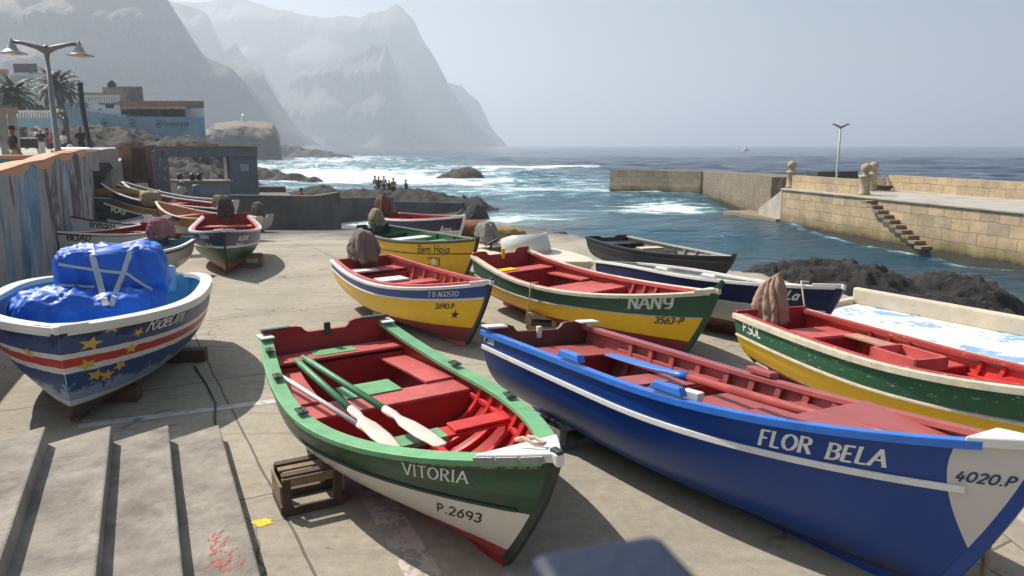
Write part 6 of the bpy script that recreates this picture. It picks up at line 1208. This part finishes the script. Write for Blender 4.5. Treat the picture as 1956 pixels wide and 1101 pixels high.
def person(loc, rz, label, shirt, pants, skin=m_sk, pose='stand', hat=None, h=1.72, arms=0.0, shorts=False, bag=None, grp=None, sleeve=.5):
    t = empty('person', loc, (0, 0, rz), label, 'person', grp); k = h / 1.72; sit = pose == 'sit'; dz = -.47 if sit else 0
    P_ = [(0, 0, .93 + dz, .125, .10), (0, 0, 1.12 + dz, .125, .095), (0, 0, 1.32 + dz, .15, .10), (0, 0, 1.43 + dz, .075, .07), (0, -.01, 1.50 + dz, .05, .05), (0, -.02, 1.58 + dz, .075, .088), (0, -.01, 1.66 + dz, .078, .092), (0, 0, 1.71 + dz, .05, .06), (0, -.115, 1.585 + dz, .014, .014)]
    E_ = [(0, 1), (1, 2), (2, 3), (3, 4), (4, 5), (5, 6), (6, 7), (5, 8)]
    arm = {}
    for s in (-1, 1):
        n = len(P_); bend = arms if s > 0 else arms * .4
        sh = (s * .18, 0, 1.38 + dz, .058, .06); el = (s * .24, .02 - .12 * bend, 1.11 + dz + .06 * bend, .042, .045); wr = (s * (.23 - .08 * bend), -.08 - .22 * bend, .89 + dz + .24 * bend, .028, .032); pm = (s * (.225 - .1 * bend), -.11 - .27 * bend, .82 + dz + .27 * bend, .018, .036)
        P_ += [sh, el, wr, pm]; E_ += [(2, n), (n, n + 1), (n + 1, n + 2), (n + 2, n + 3)]; arm[s] = (sh, el, wr)
        for f in range(4):
            m_ = len(P_); o_ = (f - 1.5) * .019; L = (.07, .08, .075, .06)[f]; P_ += [(pm[0] + s * .004, pm[1] - .01 + o_, pm[2] - .04, .009), (pm[0] - s * .008, pm[1] - .02 + o_, pm[2] - .04 - L * .55, .008), (pm[0] - s * .022, pm[1] - .02 + o_, pm[2] - .04 - L * .85, .007)]; E_ += [(n + 3, m_), (m_, m_ + 1), (m_ + 1, m_ + 2)]
        m_ = len(P_); P_ += [(pm[0] - s * .01, pm[1] - .05, pm[2] - .0, .010), (pm[0] - s * .016, pm[1] - .065, pm[2] - .035, .008)]; E_ += [(n + 3, m_), (m_, m_ + 1)]
    leg_ = {}
    for s in (-1, 1):
        n = len(P_); hp = (s * .09, 0, .88 + dz, .085, .09); kn = (s * .11, -.44, .50 + .0, .058, .06) if sit else (s * .10, -.02, .49, .055, .06); an = (s * .11, -.42, .09, .036, .04) if sit else (s * .11, .03, .09, .036, .042); to = (an[0] + s * .02, an[1] - .17, .035, .035, .028); P_ += [hp, kn, an, to]; E_ += [(0, n), (n, n + 1), (n + 1, n + 2), (n + 2, n + 3)]; leg_[s] = (hp, kn, an)
    sc_ = lambda L: [tuple(c * k for c in p) for p in L]
    skin_mesh('body', sc_(P_), E_, skin, t)
    S_ = [(0, 0, 1.12 + dz, .145, .115), (0, 0, .93 + dz, .15, .125), (0, 0, 1.32 + dz, .168, .118), (0, 0, 1.425 + dz, .085, .082)]; SE = [(0, 1), (0, 2), (2, 3)]
    for s in (-1, 1): n = len(S_); a, b_, c_ = arm[s]; u = sleeve * 2; S_ += [(a[0], a[1], a[2], .075, .077), (a[0] + (b_[0] - a[0]) * min(1, u), a[1] + (b_[1] - a[1]) * min(1, u), a[2] + (b_[2] - a[2]) * min(1, u), .062, .065)]; SE += [(2, n), (n, n + 1)]
    skin_mesh('shirt', sc_(S_), SE, shirt, t)
    T_ = [(0, 0, .93 + dz, .14, .115)]; TE = []
    for s in (-1, 1):
        n = len(T_); a, b_, c_ = leg_[s]; T_ += [(a[0], a[1], a[2], .10, .105), (b_[0], b_[1], b_[2] - (.0 if not shorts else -.0), .075, .08)]; TE += [(0, n), (n, n + 1)]
        if not shorts: T_ += [(c_[0], c_[1], c_[2] + .03, .055, .06)]; TE += [(n + 1, n + 2)]
    skin_mesh('trousers', sc_(T_), TE, pants, t)
    hz = 1.66 + dz
    if hat: mb = MB(); mb.lathe([(.0, .13), (.07, .12), (.105, .06), (.112, .0), (.19 if hat[1] else .113, -.012), (.19 if hat[1] else .11, -.02)], (0, -.005, hz), 18); (mb.add([(-.07, -.1, hz), (.07, -.1, hz), (.05, -.2, hz - .01), (-.05, -.2, hz - .01), (-.07, -.1, hz - .012), (.07, -.1, hz - .012), (.05, -.2, hz - .022), (-.05, -.2, hz - .022)], [(0, 1, 2, 3), (7, 6, 5, 4), (0, 4, 5, 1), (1, 5, 6, 2), (2, 6, 7, 3), (3, 7, 4, 0)]) if not hat[1] else None); o = mb.build('hat', hat[0], t, True); o.scale = (k, k, k)
    else: o = lump('hair', (.185, .215, .17), m_hair, t, .95, .95, .006, 20, 2, 0, 18, 12, loc=(0, .012, hz + .02)); o.scale = (k, k, k)
    if bag: o = lump('bag', (.34, .2, .42), bag, t, .6, .6, .012, 6, 3, 0, 18, 12, loc=(0, .2, 1.22 + dz)); o.scale = (k, k, k)
    return t
def ck(n, c): return plain('cloth_' + n, c, .85, .15, 8, .3, .01)
kb, kw, kn_, kr, kbl, kk, kg, km, ko = ck('black', (.015, .015, .017)), ck('white', (.62, .62, .62)), ck('navy', (.02, .03, .07)), ck('red', (.45, .04, .05)), ck('blue', (.03, .06, .16)), ck('khaki', (.36, .31, .2)), ck('grey', (.2, .2, .2)), ck('maroon', (.16, .02, .04)), ck('orange', (.5, .2, .12))
def stand(px, top, d, h, rz, label, *a, **k):
    p = far(px, top, d); hh = h * (1.25 / 1.72 if k.get('pose') == 'sit' else 1); person((p.x, d, p.z - hh * 1.0), rz, label, *a, h=h, **k)
G1 = 'people on the promenade'; G2 = 'people on the rock shelf'
stand(21, 243, 26, 1.74, 2.6, 'person in black shirt and cap standing at the left edge of the promenade', kb, kk, hat=(kb, 0), grp=G1)
stand(71, 243, 46, 1.7, 0, 'person in white shirt and white cap, left of the two in white', kw, kk, hat=(kw, 0), grp=G1, arms=1)
stand(76, 247, 45, 1.66, .5, 'person with a black and white cap beside the one in white', kb, kw, hat=(kw, 0), grp=G1, arms=.6)
stand(98, 254, 46, 1.5, 0, 'person in a red shirt just left of the lamp post', kr, km, hat=(kr, 0), grp=G1, arms=.8)
stand(120, 250, 42, 1.65, -.4, 'person in white top just right of the lamp post', kw, kb, grp=G1, arms=.9)
stand(131, 256, 29.2, 1.7, -.8, 'person seated in a broad white sun hat and pale shirt', ck('pink_white', (.55, .47, .47)), kb, m_skl, 'sit', (ck('cream', (.60, .55, .42)), 1), grp=G1, arms=1)
stand(138, 277, 27.4, 1.7, 2.8, 'person seated in a blue cap and blue shirt behind the mural wall', kbl, kn_, m_skl, 'sit', (kbl, 0), grp=G1)
stand(152, 243, 40, 1.74, .4, 'person dressed in black carrying a pale bag near the black post', kb, kb, hat=(kg, 0), grp=G1, arms=.7, bag=ck('pale_bag', (.4, .36, .28)))
for px, top, d, rz, sh, pa, lb, kw_ in ((716, 336.5, 66, 2.6, ck('pink', (.5, .3, .32)), kw, 'person in pale pink top at the left end of the group on the rocks', {}), (723, 338, 66.5, 2.9, km, km, 'person in maroon clothes, second from left in the group on the rocks', {}), (733, 337, 66, 3.2, ck('dark_grey', (.05, .055, .06)), kb, 'person in dark grey with a white bag amid the group on the rocks', dict(bag=kw)), (743, 345, 66.3, 2.9, kb, kb, 'shorter person in black beside the orange shirted one on the rocks', dict(h=1.45)), (751, 341, 65.8, 3.4, ko, kb, 'person in a faded orange shirt in the group on the rocks', dict(shorts=True)), (775, 344, 66.5, 2.2, kn_, kn_, 'person in navy standing alone just right of the group on the rocks', dict(arms=.8))):
    stand(px, top, d, kw_.pop('h', 1.68), rz, lb, sh, pa, grp=G2, **kw_)
stand(733, 362, 57, 1.5, 3.3, 'person in dark clothes standing in front of the low kerb wall', ck('purple_grey', (.1, .08, .1)), kn_, grp=G2)
stand(575, 361, 37, 1.3, 1.2, 'person in a bright red top crouching behind the thick concrete wall', ck('bright_red', (.75, .03, .02)), kb, pose='sit', hat=(ck('olive', (.1, .09, .05)), 0))
stand(346, 346, 35.5, 1.6, 2.8, 'person in pale yellow with a white cap in front of the shelter', ck('pale_yellow', (.5, .5, .35)), kg, hat=(kw, 0), arms=.6)
stand(903, 413, 25.0, 1.35, 2.0, 'small person sitting on the reddish net heap by the speedboat', kk, kb, pose='sit', arms=.5)
stand(489, 353, 44.5, 1.1, 1.0, 'person with pale hat half hidden by the right shelter pillar', kb, kb, pose='sit', hat=(kw, 0))
# ------------------------------------------------------------------ haze
hz = MB().box((0, 14000, 214), (60000, 34000, 446)); m = bpy.data.materials.new('haze_air'); m.use_nodes = True; t = m.node_tree; t.nodes.remove(t.nodes['Principled BSDF'])
pv = N(t, "ShaderNodeVolumePrincipled", Density=HAZE_DENSITY, Anisotropy=.38); pv.inputs['Color'].default_value = (.78, .86, .97, 1); t.links.new(pv.outputs[0], t.nodes['Material Output'].inputs['Volume'])
o = hz.build('haze', m); o['kind'] = 'stuff'
